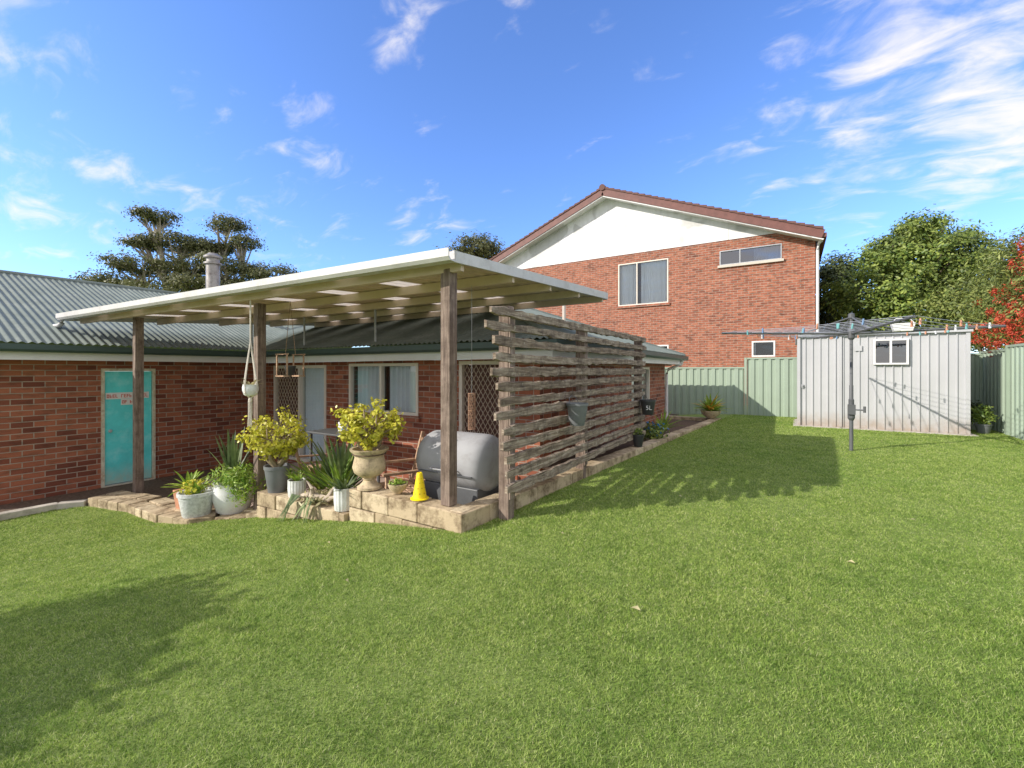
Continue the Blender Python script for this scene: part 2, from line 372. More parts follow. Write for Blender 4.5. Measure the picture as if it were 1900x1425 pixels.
V[:, 0] = np.stack([X-W*np.cos(a), Y-W*np.sin(a), Z-.003], 1); V[:, 1] = np.stack([X+W*np.cos(a), Y+W*np.sin(a), Z-.003], 1)
V[:, 2] = np.stack([X+H*tilt[:, 0], Y+H*tilt[:, 1], Z+H], 1)
npmesh('grass', V.reshape(-1, 3), 3, 'grass', base=(0, 0, 0), kind='stuff')

mb = MB()
pl = [(-9.7, -4)]+[(-8.98, -4), (-8.98, 1.7)]+[(float(x), float(y)+.07) for x, y in zip(EX[2:], EY[2:])]+[(-5.5, 3.3), (-9.7, 3.3)]
mb.quad(*[(x, y, -1.955) for x, y in pl]); mb.box(-9.7, -8.4, 3.3, 5.3, -2.1, -1.95)
part(mb, 'mulch_bed', 'soil', base=(-7, 3, -1.95), kind='structure')
mb = MB(); mb.box(-8.4, -2.66, 3.28, 5.3, -2.14, -1.85)
part(mb, 'patio_floor', 'slab', base=(-5, 4, -1.85), kind='structure')
mb = MB(); mb.quad((-2.9, 5.3, -1.33), (wallx(5.3)-.2, 5.3, -1.33), (wallx(12.7)-.2, 12.7, -1.33), (-2.9, 12.7, -1.33))
mb.quad((-4.2, 12.7, -1.33), (-2.9, 12.7, -1.33), (-2.9, 14, -1.33), (-4.2, 14, -1.33))
part(mb, 'garden_bed_soil', 'soil', base=(-2.5, 9, -1.33), kind='structure')

# ------------------------------------------------------------------ retaining walls
def blockrow(mb, p, q, z0, h, th, L=.39, off=0., jit=.008, side=1):
    p = Vector((*p, 0)); q = Vector((*q, 0)); D = (q-p); n = D.length; D.normalize(); nrm = Vector((-D.y, D.x, 0))*side
    s = -off
    while s < n-.02:
        a = max(s, 0)+.004; b2 = min(s+L, n)-.004
        if b2-a > .05:
            j = R(-jit, jit); A = p+D*a+nrm*j; B = p+D*b2+nrm*(j+R(-.005, .005)); zz = z0+R(-.002, .002); t2 = nrm*th; e = h-.007+R(-.005, .003)
            mb.hexa([A+Vector((0, 0, zz)), B+Vector((0, 0, zz)), B+t2+Vector((0, 0, zz)), A+t2+Vector((0, 0, zz)),
                     A+Vector((0, 0, zz+e)), B+Vector((0, 0, zz+e)), B+t2+Vector((0, 0, zz+e)), A+t2+Vector((0, 0, zz+e))])
        s += L
mb = MB()
for i in range(3):
    blockrow(mb, (wallx(3.03), 3.0), (wallx(12.7), 12.7), -1.24-.19*(i+1), .19, .2, off=.19*(i % 2), side=1)
    blockrow(mb, (-3.95, 3.03), (wallx(3.03)-.01, 3.03), -1.24-.19*(i+1), .19, .22, off=.19*((i+1) % 2), side=1)
for i in range(2):
    blockrow(mb, (wallx(12.7)-.2, 12.5), (-4.1, 12.5), -1.24-.19*(i+1), .19, .2, off=.19*(i % 2), side=-1)
for i in range(3):
    blockrow(mb, (-5.62, 2.96), (-3.96, 2.99), -1.5-.17*(i+1), .17, .3, off=.19*(i % 2), side=1)
part(mb, 'retaining_wall', 'block', base=(-2.4, 3.1, -1.8), label='low sandy concrete block retaining wall around raised patio', cat='retaining wall', bevel=.01)
mb = MB()
pts = [Vector((float(x), float(y), 0)) for x, y in zip(EX[2:-1], EY[2:-1])]
for p, q in zip(pts, pts[1:]):
    L = (q-p).length; D = (q-p).normalized(); n = max(1, round(L/.23)); nn = Vector((-D.y, D.x, 0))
    for i in range(n):
        a = p+D*(L*i/n+.006); b2 = p+D*(L*(i+1)/n-.006)
        for r in (0, 1):
            z = float(gbase(a.x, a.y))-.02+R(-.006, .006); o1 = nn*(r*.22+R(-.012, .012)); A = a+o1; B = b2+o1; t2 = nn*.21; zz = Vector((0, 0, z-.06)); zt = Vector((0, 0, max(z, -1.93)+.065+R(-.008, .008)))
            mb.hexa([A+zz, B+zz, B+t2+zz, A+t2+zz, A+zt, B+zt, B+t2+zt, A+t2+zt])
part(mb, 'paver_edging', 'block', base=(-7, 2.5, -1.95), label='uneven row of sandy pavers edging the mulch bed', cat='garden edging', bevel=.01)
mb = MB(); mb.beam((-8.93, -4, -1.97), (-8.93, 1.9, -1.97), .14, .13); mb.beam((-8.93, 1.9, -1.97), (-8.75, 2.16, -1.97), .14, .13)
part(mb, 'concrete_kerb', 'concrete', base=(-8.9, 0, -2), label='thin grey concrete garden kerb along the brick wall', cat='garden edging', bevel=.01)

# ------------------------------------------------------------------ wall with openings
def wallcells(mb, u0, u1, z0, z1, ops, place, mi=0):
    us = sorted(set([u0, u1]+[o[0] for o in ops]+[o[1] for o in ops])); zs = sorted(set([z0, z1]+[o[2] for o in ops]+[o[3] for o in ops]))
    for a, b2 in zip(us, us[1:]):
        for c, e in zip(zs, zs[1:]):
            if not any(a >= o[0]-1e-6 and b2 <= o[1]+1e-6 and c >= o[2]-1e-6 and e <= o[3]+1e-6 for o in ops): place(mb, a, b2, c, e, mi)
def curtain(mb, place, u0, u1, z0, z1, depth, amp=.03, per=.11):
    n = max(8, int((u1-u0)/per*8)); prev = None
    for i in range(n+1):
        u = u0+(u1-u0)*i/n; o = depth+amp*math.sin(2*math.pi*(u-u0)/per+.8*math.sin(u*9)); cur = (place(u, o, z0), place(u, o, z1))
        if prev: mb.quad(prev[0], cur[0], cur[1], prev[1])
        prev = cur
def frame(mb, P, u0, u1, z0, z1, d0, d1, w, mull=()):
    def bx(a, b2, c, e):
        A = P(a, d0, c); B = P(b2, d1, e); mb.box(min(A[0], B[0]), max(A[0], B[0]), min(A[1], B[1]), max(A[1], B[1]), min(A[2], B[2]), max(A[2], B[2]))
    bx(u0, u1, z0, z0+w); bx(u0, u1, z1-w, z1); bx(u0, u0+w, z0+w, z1-w); bx(u1-w, u1, z0+w, z1-w)
    for mu in mull: bx(mu-w/2, mu+w/2, z0+w, z1-w)
def window(par, P, u0, u1, z0, z1, fmat, mull=(), sill=None, curt=((0, 1),), glass='glass', backing=True, w=.05, sillout=.06, cm='curtain', per=.11):
    mb = MB(); frame(mb, P, u0, u1, z0, z1, -.012, .07, w, mull)
    fr = part(mb, 'window', fmat, par)
    mb = MB(); mb.quad(P(u0+w, .045, z0+w), P(u1-w, .045, z0+w), P(u1-w, .045, z1-w), P(u0+w, .045, z1-w)); part(mb, 'glass_pane', glass, fr)
    if curt:
        mb = MB()
        for a, b2 in curt: curtain(mb, P, u0+(u1-u0)*a+.03, u0+(u1-u0)*b2-.03, z0+.03, z1-.02, .12, per=per)
        part(mb, 'curtain', cm, fr, smooth=True)
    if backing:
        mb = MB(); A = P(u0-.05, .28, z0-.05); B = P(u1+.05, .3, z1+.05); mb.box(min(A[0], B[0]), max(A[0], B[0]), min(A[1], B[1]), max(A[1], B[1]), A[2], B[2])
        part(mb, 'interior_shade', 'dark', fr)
    if sill:
        mb = MB(); A = P(u0-.06, -sillout, z0-.09); B = P(u1+.06, .06, z0-.003); mb.box(min(A[0], B[0]), max(A[0], B[0]), min(A[1], B[1]), max(A[1], B[1]), A[2], B[2])
        part(mb, 'sill', sill, fr)
    return fr
def lattice(mb, P, u0, u1, z0, z1, dep, pitch, w):
    k = 1.5
    for sgn in (1, -1):
        s = -(z1-z0)/k
        while s < (u1-u0)+(z1-z0)/k:
            f = lambda z: u0+s+sgn*(z-z0)/k
            lo, hi = z0, z1
            for bound in (u0, u1):
                zz = z0+(bound-u0-s)*k*sgn
                if sgn > 0:
                    if bound == u0: lo = max(lo, zz)
                    else: hi = min(hi, zz)
                else:
                    if bound == u0: hi = min(hi, zz)
                    else: lo = max(lo, zz)
            if hi-lo > .02: mb.beam(P(f(lo), dep+.003*sgn, lo), P(f(hi), dep+.003*sgn, hi), w, .004, up=(0.0001, 0, 1))
            s += pitch

# ------------------------------------------------------------------ brick house
Y0 = 1.05
house = thing('brick_house', 'low red brick house with grey-green corrugated metal roof', 'house', (-9.7, 5.3, -2.0))
P1 = lambda u, dpt, z: (-9.7-dpt, u, z)
P2 = lambda u, dpt, z: (u, 5.3+dpt, z)
P3 = lambda u, dpt, z: (-2.9-dpt, u, z)
DA, DB = 2.57, 3.31
mb = MB(); wallcells(mb, Y0, 5.3, -2.1, .16, [(DA, DB, -1.98, .03)], lambda m, a, b2, c, e, mi: m.box(-9.95, -9.7, a, b2, c, e))
mb.box(-17.6, -9.951, Y0, Y0+.25, -2.1, .16); mb.hexa([(-17.6, Y0, .16), (-9.7, Y0, .16), (-9.7, Y0+.25, .16), (-17.6, Y0+.25, .16), (-13.7, Y0, 1.85), (-13.6, Y0, 1.85), (-13.6, Y0+.25, 1.85), (-13.7, Y0+.25, 1.85)])
part(mb, 'wall', 'brick_dark', house)
ops2 = [(-9.38, -7.58, -1.84, .1), (-6.9, -5.16, -.75, .12), (-4.3, -3.45, -1.84, .14)]
mb = MB(); wallcells(mb, -9.7, -2.9, -2.1, .16, ops2, lambda m, a, b2, c, e, mi: m.box(a, b2, 5.3, 5.55, c, e)); part(mb, 'wall', 'brick_dark', house)
mb = MB(); wallcells(mb, 5.551, 12.3, -2.1, .16, [(9.35, 10.75, -.75, .07)], lambda m, a, b2, c, e, mi: m.box(-3.15, -2.9, a, b2, c, e))
mb.box(-9.7, -3.151, 12.05, 12.3, -2.1, .16); part(mb, 'wall', 'brick_dark', house)
window(house, P2, -6.9, -5.16, -.75, .12, 'alu', (-6.05,), 'brick_dark', ((.02, .45), (.52, .98)), cm='blind')
window(house, P3, 9.35, 10.75, -.75, .07, 'alu', (10.05,), 'brick_dark', ((0, .9),))
dr = MB(); frame(dr, P2, -9.38, -7.58, -1.84, .1, -.012, .1, .06, (-8.46,)); sd = part(dr, 'sliding_door', 'alu', house)
mb = MB(); mb.quad(P2(-8.43, .06, -1.8), P2(-7.64, .06, -1.8), P2(-7.64, .06, .04), P2(-8.43, .06, .04)); part(mb, 'glass_pane', 'glass', sd)
mb = MB(); curtain(mb, P2, -8.43, -7.62, -1.8, .05, .12, .02, .1); part(mb, 'vertical_blind', 'blind', sd)
mb = MB(); mb.box(-9.4, -7.56, 5.6, 5.62, -1.9, .15); part(mb, 'interior_shade', 'dark', sd)
mb = MB(); lattice(mb, P2, -9.32, -8.49, -1.78, .04, .02, .1, .012); part(mb, 'screen_lattice', 'lattice', sd)
mb = MB(); mb.box(-9.31, -8.5, 5.36, 5.365, -1.77, .03); part(mb, 'fly_screen', 'fly', sd)
dr = MB(); frame(dr, P2, -4.3, -3.45, -1.84, .14, -.012, .08, .055); sd = part(dr, 'security_door', 'alu', house)
mb = MB(); lattice(mb, P2, -4.245, -3.505, -1.78, .08, .02, .085, .012); part(mb, 'screen_lattice', 'lattice', sd)
mb = MB(); mb.box(-4.25, -3.5, 5.36, 5.365, -1.78, .08); part(mb, 'fly_screen', 'fly', sd)
mb = MB(); frame(mb, P1, DA, DB, -1.98, .03, -.02, .09, .045); td = part(mb, 'door', 'rustframe', house, label='peeling turquoise timber door in weathered frame')
mb = MB(); mb.box(-9.76, -9.705, DA+.05, DB-.05, -1.92, -.018); part(mb, 'door_leaf', 'turq', td, bevel=.004)
mb = MB(); mb.tube([(-9.71, 2.68, -1.02), (-9.68, 2.68, -1.02), (-9.66, 2.68, -1.02), (-9.645, 2.68, -1.02)], [.014, .012, .028, .018], 14); part(mb, 'door_knob', 'metal_grey', td, smooth=True)
mb = MB(); mb.box(-9.704, -9.7, 2.63, 3.22, -.49, -.38); mb.box(-9.704, -9.7, 2.83, 3.06, -.595, -.493); part(mb, 'door_sign', 'white_paint', td, label='weathered white paper strip with small red letters')
# rows of small faded capital letters (too worn to read) as stroke shapes
mb = MB()
def glyph(mb, y, z, h, k):
    w = h*.55; s = h*.17; X0, X1 = -9.6995, -9.698
    mb.box(X0, X1, y, y+s, z, z+h)
    if k % 3 != 1: mb.box(X0, X1, y+s, y+w, z+h-s, z+h)
    if k % 2: mb.box(X0, X1, y+s, y+w, z+h*.42, z+h*.42+s)
    if k % 3 != 2: mb.box(X0, X1, y+s, y+w, z, z+s)
    if k % 4 == 0: mb.box(X0, X1, y+w-s, y+w, z+s, z+h-s)
for i in range(15):
    if i in (4, 9): continue
    glyph(mb, 2.645+i*.0375, -.465, .055, i*7 % 11)
for i in range(6):
    if i == 2: continue
    glyph(mb, 2.845+i*.0355, -.57, .055, i*5 % 7)
part(mb, 'sign_lettering', 'sign_red', td)
mb = MB()
mb.box(-9.7, -9.34, Y0-.2, 4.94, .163, .18); mb.box(-9.7, -2.54, 4.94, 5.3, .163, .18); mb.box(-2.9, -2.54, 5.3, 12.66, .163, .18)
mb.box(-9.34, -9.31, Y0-.2, 4.91, .15, .37); mb.box(-9.31, -2.54, 4.91, 4.94, .15, .37); mb.box(-2.54, -2.51, 4.91, 12.66, .15, .37); mb.box(-9.7, -2.51, 12.66, 12.69, .15, .37)
part(mb, 'fascia', 'white_paint', house)
mb = MB()
def gut(mb, p, q, out, h=.11, w=.12):
    p = Vector(p); q = Vector(q); o = Vector(out)
    pr = [(0, 1), (0, 0), (.8, 0), (1.0, .3), (1.0, 1.0), (.92, 1.0), (.9, .35), (.7, .12), (.08, .12), (.08, 1.0)]
    pr = [(a*w, c*h) for a, c in pr]
    n = len(mb.v)
    for e in (p, q):
        for a, c in pr: mb.v.append(tuple(e+o*a+Vector((0, 0, c))))
    k = len(pr)
    for i in range(k): mb.face([n+i, n+(i+1) % k, n+k+(i+1) % k, n+k+i])
    mb.face([n+i for i in range(k)][::-1]); mb.face([n+k+i for i in range(k)])
gut(mb, (-9.308, Y0-.2, .265), (-9.308, 4.79, .265), (1, 0, 0)); gut(mb, (-9.308, 4.908, .265), (-2.39, 4.908, .265), (0, -1, 0)); gut(mb, (-2.508, 4.79, .266), (-2.508, 12.8, .266), (1, 0, 0))
part(mb, 'gutter', 'gutter_green', house)
mb = MB(); mb.tube([(-2.45, 12.35, .27), (-2.5, 12.35, .16), (-2.82, 12.33, .02), (-2.86, 12.33, -.1), (-2.86, 12.33, -1.5)], .04, 10); part(mb, 'downpipe', 'white_paint', house, smooth=True)
TP = .364; per = .1; amp = .012
def corr(mb, s0, s1, lowf, highf, posf):
    n = int((s1-s0)/per*8); prev = None
    for i in range(n+1):
        s = s0+(s1-s0)*i/n; o = Vector((0, 0, amp*math.cos(2*math.pi*s/per))); a = lowf(s); b2 = highf(s)
        cur = None if b2-a < 1e-4 else (Vector(posf(s, a))+o, Vector(posf(s, b2))+o)
        if prev and cur: mb.quad(prev[0], cur[0], cur[1], prev[1])
        prev = cur
mb = MB()
corr(mb, Y0-.25, 9.2, lambda s: max(0, s-4.85), lambda s: 4.4, lambda s, a: (-9.25-a, s, .4+TP*a))
corr(mb, -13.2, -2.46, lambda s: max(0, -9.25-s), lambda s: min(3.95, -2.45-s), lambda s, a: (s, 4.85+a, .4+TP*a))
corr(mb, 4.86, 12.74, lambda s: 0, lambda s: min(s-4.85, 12.75-s), lambda s, a: (-2.45-a, s, .4+TP*a))
z1 = .4+TP*3.95; z2 = .4+TP*4.4
mb.quad((-13.6, 8.8, z1), (-6.4, 8.8, z1), (-2.45, 12.75, .4), (-13.6, 12.75, .4))
mb.quad((-13.65, Y0-.25, z2), (-13.65, 12.7, z2), (-18, 12.7, .4), (-18, Y0-.25, .4))
part(mb, 'roof', 'roof_metal', house, smooth=True)
mb = MB()
mb.tube([(-13.65, Y0-.25, z2), (-13.65, 9.2, z2)], .05, 8); mb.tube([(-13.4, 8.8, z1+.0), (-6.4, 8.8, z1+.0)], .05, 8); mb.tube([(-6.4, 8.8, z1), (-2.48, 12.72, .41)], .045, 8); mb.tube([(-6.4, 8.8, z1), (-2.48, 4.88, .41)], .045, 8)
part(mb, 'ridge_capping', 'roof_metal', house, smooth=True)
mb = MB(); mb.lathe((-12.2, 5.35, 1.3), [(.15, 0), (.15, 1.32), (.2, 1.33), (.2, 1.37), (.14, 1.38), (.14, 1.47), (.2, 1.49), (.2, 1.53), (.1, 1.6), (.1, 1.61)], 24)
part(mb, 'flue', 'flue', house, smooth=True)
mb = MB(); mb.lathe((-12.2, 5.35, 1.3), [(.3, 0), (.3, .12), (.2, .2), (.17, .22)], 20); part(mb, 'flue_flashing', 'roof_metal', house, smooth=True)
mb = MB(); mb.tube([(-4.6, 9.6, .8), (-4.6, 9.6, 1.75)], .04, 10); part(mb, 'vent_pipe', 'cream_paint', house)
mb = MB(); prof = [(.02+.36*k/8, .12*(k/8)**2) for k in range(9)]; prof2 = prof+[(r, z+.01) for r, z in prof[::-1]]
mb.lathe((0, 0, 0), prof2, 28); xf = Matrix.Translation((-12.0, 6.6, 2.0))@Matrix.Rotation(math.radians(55), 4, (0.3, -1, 0))
dsh = thing('satellite_dish', 'small dark satellite dish on metal roof', 'satellite dish', (-12.0, 6.6, 1.4))
part(mb, 'dish', 'metal_dark', dsh, xf=xf, smooth=True)
mb = MB(); mb.tube([(-12.0, 6.6, 1.1), (-12.0, 6.6, 2.0)], .025, 8); part(mb, 'mast', 'metal_grey', dsh)

# ------------------------------------------------------------------ patio cover
FL = Vector((-10.0, 2.22, .87)); FRr = Vector((-2.5, 3.0, 1.0)); BR = Vector((-2.5, 6.77, 1.19)); BL = Vector((-9.95, 6.77, 1.17))
def rp(u, v): return FL.lerp(FRr, u).lerp(BL.lerp(BR, u), v)
pc = thing('patio_cover', 'flat off-white metal patio roof on rough timber posts', 'pergola', (-5.5, 3.0, -1.8))
clear = [(.09, .13), (.23, .27), (.37, .41), (.51, .55), (.65, .69), (.79, .83)]
def sheet(mb, u0, u1, off=0):
    W = 7.5; n = max(4, int((u1-u0)*W/.15*8)); prev = None
    for i in range(n+1):
        u = u0+(u1-u0)*i/n; ph = (u*W/.15) % 1.0
        o = .024*min(1, max(0, (abs(ph-.5)-.28)/.08)) + off
        cur = [rp(u, v)+Vector((0, 0, o)) for v in (0, 1)]
        if prev: mb.quad(prev[0], cur[0], cur[1], prev[1])
        prev = cur
mb = MB(); e = 0
for a, b2 in clear: sheet(mb, e, a); e = b2
sheet(mb, e, 1); part(mb, 'roof_sheet', 'soffit', pc)
for a, b2 in clear:
    mb = MB(); sheet(mb, a, b2); part(mb, 'skylight_panel', 'clear', pc)
for v in (.04, .27, .5, .73, .97):
    mb = MB(); mb.beam(rp(.003, v)-Vector((0, 0, .06)), rp(.997, v)-Vector((0, 0, .06)), .05, .1); part(mb, 'purlin', 'soffit', pc)
for p, q, h in ((rp(1, 0)+Vector((.014, -.02, -.01)), rp(1, 1)+Vector((.014, 0, -.01)), .1), (rp(0, 0)+Vector((-.014, 0, -.02)), rp(0, 1)+Vector((-.014, 0, -.02)), .09), (rp(0, 1)+Vector((0, .014, -.02)), rp(1, 1)+Vector((0, .014, -.02)), .09)):
    mb = MB(); mb.beam(p, q, .025, h); part(mb, 'barge_board', 'white_gutter', pc)
mb = MB(); dirv = (FRr-FL).normalized(); outv = Vector((dirv.y, -dirv.x, 0)).normalized()
gut(mb, FL+Vector((-.03, 0, -.06)), FRr+Vector((.03, 0, -.06)), outv, .1, .12); part(mb, 'gutter', 'white_gutter', pc)
mb = MB(); a = FL+Vector((0.05, -.06, -.06)); mb.tube([a, a+Vector((0, 0, -.05)), a+Vector((-.05, -.02, -.09)), a+Vector((-.5, -.08, -.1))], .035, 10); part(mb, 'downpipe', 'white_gutter', pc, smooth=True)
for (x, y, zb, zt, w) in ((-2.69, 3.16, -1.245, .93, .11), (-5.95, 3.17, -1.96, .88, .11), (-8.6, 2.72, -1.96, .82, .11)):
    mb = MB(); mb.box(x-w/2, x+w/2, y-w/2, y+w/2, zb, zt); part(mb, 'post', 'postwood', pc, bevel=.006)
for x, y in ((-9.6, 4.95), (-7.9, 5.05), (-5.9, 5.05), (-4.2, 5.05)):
    mb = MB(); mb.tube([(x, y, .4), (x, y, 1.02)], .018, 8); mb.box(x-.05, x+.05, y-.05, y+.05, .43, .445); part(mb, 'roof_bracket', 'metal_grey', pc)

# ------------------------------------------------------------------ slatted screen
scn = thing('privacy_screen', 'weathered timber slat privacy screen beside patio', 'screen', (-2.25, 5.7, -1.45))
for y, zt in ((3.5, .6), (5.25, .58), (7.7, .56)):
    mb = MB(); mb.box(-2.33, -2.22, y-.05, y+.05, -1.55, zt); part(mb, 'post', 'postwood', scn, bevel=.006)
mb = MB(); NS = 13
for i in range(NS):
    z = .53-i*.135+R(-.01, .01); h = .097+R(-.012, .01)
    ya = 3.06+.026*i+R(-.06, .06); yb = 7.84+R(-.06, .08); segs = 48; n0 = len(mb.v); x0 = -2.205; sag = R(-.014, .014)
    for s in range(segs+1):
        y = ya+(yb-ya)*s/segs; dz = R(-.005, .005)+sag*math.sin(math.pi*s/segs*2); h1 = h*R(.78, 1.06)*(R(.6, .95) if s in (0, segs) else 1); th = .03+R(-.006, .004); xo = R(-.004, .004)
        mb.v += [(x0+xo, y, z-h1/2+dz), (x0+th+xo, y, z-h1/2+dz+R(0, .01)), (x0+th+xo, y, z+h1/2+dz-R(0, .01)), (x0+xo, y, z+h1/2+dz)]
    for s in range(segs):
        k = n0+s*4
        for j in range(4): mb.face([k+j, k+(j+1) % 4, k+4+(j+1) % 4, k+4+j])
    mb.face([n0+3, n0+2, n0+1, n0]); k = n0+segs*4; mb.face([k, k+1, k+2, k+3])
part(mb, 'slats', 'slat', scn)
for y in (3.5, 5.25, 7.7):
    mb = MB(); mb.box(-2.219, -2.2055, y-.045, y+.045, -1.2, .56); part(mb, 'packing_strip', 'postwood', scn)

# ------------------------------------------------------------------ fences
def ribbed(mb, p, q, z0a, z1a, z0b=None, z1b=None, per=.19, dep=.03, nrm=(0, -1), mi=0, prof='trap'):
    p = Vector((*p, 0)); q = Vector((*q, 0)); L = (q-p).length; N_ = Vector((*nrm, 0))
    z0b = z0a if z0b is None else z0b; z1b = z1a if z1b is None else z1b
    if prof == 'trap': ks = [(0, 0), (.3, 0), (.42, 1), (.88, 1)]
    else: ks = [(0, 0), (.8, 0), (.84, 1), (.96, 1)]
    s = 0; P_ = []
    while s < L:
        for k, v in ks:
            if s+k*per < L: P_.append((s+k*per, v))
        s += per
    P_.append((L, 0))
    for (a, va), (b2, vb) in zip(P_, P_[1:]):
        A = p.lerp(q, a/L)+N_*dep*va; B = p.lerp(q, b2/L)+N_*dep*vb; ta = a/L; tb = b2/L
        mb.quad((A.x, A.y, z0a+(z0b-z0a)*ta), (B.x, B.y, z0a+(z0b-z0a)*tb), (B.x, B.y, z1a+(z1b-z1a)*tb), (A.x, A.y, z1a+(z1b-z1a)*ta))
fb = thing('steel_fence', 'ribbed pale green steel fence panels along back boundary', 'fence', (-1.5, 14, -1.5))
for x0, x1, zt in ((-5.9, -3.5, .03), (-3.5, -1.1, .07), (-1.1, 1.25, .33), (1.25, 3.6, .36)):
    mb = MB(); ribbed(mb, (x0+.04, 14), (x1-.04, 14), -1.75, zt-.02, per=.2); mb.beam((x0, 13.985, zt), (x1, 13.985, zt), .05, .045)
    part(mb, 'fence_panel', 'fence', fb)
    mb = MB(); mb.box(x0-.03, x0+.03, 13.95, 14.03, -1.8, zt+.02); part(mb, 'post', 'fence', fb)
fr_ = thing('steel_fence', 'ribbed pale green steel fence along the side boundary', 'fence', (3.6, 11, -1.4))
ys_ = [14, 12.55, 10.2, 7.85, 5.5, 3.1]; zts = [.4, .47, .47, .5, .5]
for (ya, yb), zt in zip(zip(ys_, ys_[1:]), zts):
    mb = MB(); ribbed(mb, (3.6, ya-.04), (3.6, yb+.04), -1.6, zt-.02, per=.2, nrm=(-1, 0)); mb.beam((3.585, ya, zt), (3.585, yb, zt), .05, .045); part(mb, 'fence_panel', 'fence', fr_)
    mb = MB(); mb.box(3.55, 3.63, ya-.03, ya+.03, -1.6, zt+.02); part(mb, 'post', 'fence', fr_)

# ------------------------------------------------------------------ shed
sh = thing('garden_shed', 'pale ribbed metal garden shed with small window', 'shed', (1.53, 13, -1.3))
mb = MB(); ribbed(mb, (.13, 12.2), (2.93, 12.2), -1.27, .78, per=.14, dep=.022, prof='rib'); ribbed(mb, (2.93, 12.2), (2.93, 13.8), -1.27, .74, per=.14, dep=.02, nrm=(1, 0), prof='rib')
ribbed(mb, (.13, 13.8), (.13, 12.2), -1.27, .74, per=.14, dep=.02, nrm=(-1, 0), prof='rib'); mb.quad((.13, 13.8, -1.27), (2.93, 13.8, -1.27), (2.93, 13.8, .7), (.13, 13.8, .7))
part(mb, 'wall', 'shed', sh)
mb = MB(); mb.hexa([(.07, 12.12, .76), (2.99, 12.12, .76), (2.99, 13.88, .66), (.07, 13.88, .66), (.07, 12.12, .82), (2.99, 12.12, .82), (2.99, 13.88, .72), (.07, 13.88, .72)]); part(mb, 'roof', 'shed', sh)
for a, b2, z0 in ((.1, .16, -1.27), (2.9, 2.96, -1.27), (.88, .93, -1.25)):
    mb = MB(); mb.box(a, b2, 12.155, 12.2, z0, .757); part(mb, 'corner_trim', 'shed', sh)
P4 = lambda u, dpt, z: (u, 12.13+dpt, z)
mb = MB(); frame(mb, P4, 1.47, 2.04, .12, .66, -.012, .05, .035, (1.755,)); wn = part(mb, 'window', 'white_paint', sh)
mb = MB(); mb.box(1.49, 2.02, 12.165, 12.17, .14, .64); part(mb, 'interior_shade', 'dark', wn)
mb = MB(); mb.quad((1.505, 12.15, .155), (2.005, 12.15, .155), (2.005, 12.15, .625), (1.505, 12.15, .625)); part(mb, 'glass_pane', 'glass_sky', wn)
mb = MB(); mb.box(.18, .22, 12.15, 12.17, -.4, -.32); mb.tube([(.2, 12.15, -.36), (.2, 12.12, -.36)], .012, 8); part(mb, 'door_latch', 'metal_grey', sh)
mb = MB(); mb.box(1.15, 1.28, 12.165, 12.172, .42, .54); part(mb, 'wall_plate', 'shed', sh)
mb = MB(); mb.box(.02, 3.05, 12.02, 13.9, -1.42, -1.265); part(mb, 'concrete_base', 'concrete', sh, bevel=.01)

# ------------------------------------------------------------------ neighbour's gable house
gh = thing('gable_house', 'two storey orange brick house with white gable', 'house', (-6.6, 18, -1.4))
ops = [(-6.13, -4.11, 2.66, 4.41), (-2.27, -.3, 3.87, 4.41), (-1.22, -.5, .48, 1.04), (-4.9, -4.1, .3, 1.0)]
mb = MB(); wallcells(mb, -13.9, .66, -1.5, 4.42, ops, lambda m, a, b2, c, e, mi: m.box(a, b2, 18, 18.25, c, e))
mb.hexa([(-13.9, 18, 4.42), (.66, 18, 4.42), (.66, 18.25, 4.42), (-13.9, 18.25, 4.42), (-13.7, 18, 4.78), (.3, 18, 4.78), (.3, 18.25, 4.78), (-13.7, 18.25, 4.78)])
mb.box(.41, .66, 18.251, 29, -1.5, 4.4); mb.box(-13.9, -13.65, 18.251, 29, -1.5, 4.4); part(mb, 'wall', 'brick_orange', gh)
P5 = lambda u, dpt, z: (u, 18+dpt, z)
window(gh, P5, -6.13, -4.11, 2.66, 4.41, 'alu', (-5.35,), 'brick_orange', ((0, .36), (.44, 1)), w=.045, per=.2)
window(gh, P5, -2.27, -.3, 3.87, 4.41, 'metal_grey', (-1.6,), 'cream_paint', ((.55, 1),), 'glass_sky', w=.035, sillout=.08)
window(gh, P5, -1.22, -.5, .48, 1.04, 'white_paint', (), 'brick_orange', ((0, .2),), w=.05)
window(gh, P5, -4.9, -4.1, .3, 1.0, 'white_paint', (), 'brick_orange', (), w=.05)
AP = Vector((-6.62, 17.5, 7.52)); RE = Vector((.86, 17.5, 4.56)); LE = Vector((-14.1, 17.5, 4.56))
mb = MB(); mb.quad((-13.6, 17.98, 4.785), (.24, 17.98, 4.785), (-6.62, 17.98, 7.38)); part(mb, 'gable_panel', 'gable', gh)
for x in (-11.2, -8.9, -6.62, -4.3, -2.0):
    mb = MB(); mb.box(x-.015, x+.015, 17.968, 17.98, 4.79, 7.3-abs(x+6.62)*.396); part(mb, 'gable_batten', 'gable', gh)
for s, E in ((1, RE), (-1, LE)):
    mb = MB(); mb.beam(AP-Vector((0, 0, .32)), E-Vector((0, 0, .32)), .03, .04)
    mb.quad((AP.x, 17.51, AP.z-.3), (E.x, 17.51, E.z-.3), (E.x, 18.0, E.z-.3), (AP.x, 18.0, AP.z-.3))
    part(mb, 'verge_soffit', 'gable', gh)
    mb = MB(); mb.beam(AP-Vector((0, .03, .15)), E-Vector((0, .03, .15)), .035, .27); part(mb, 'barge_board', 'barge', gh)
mb = MB()
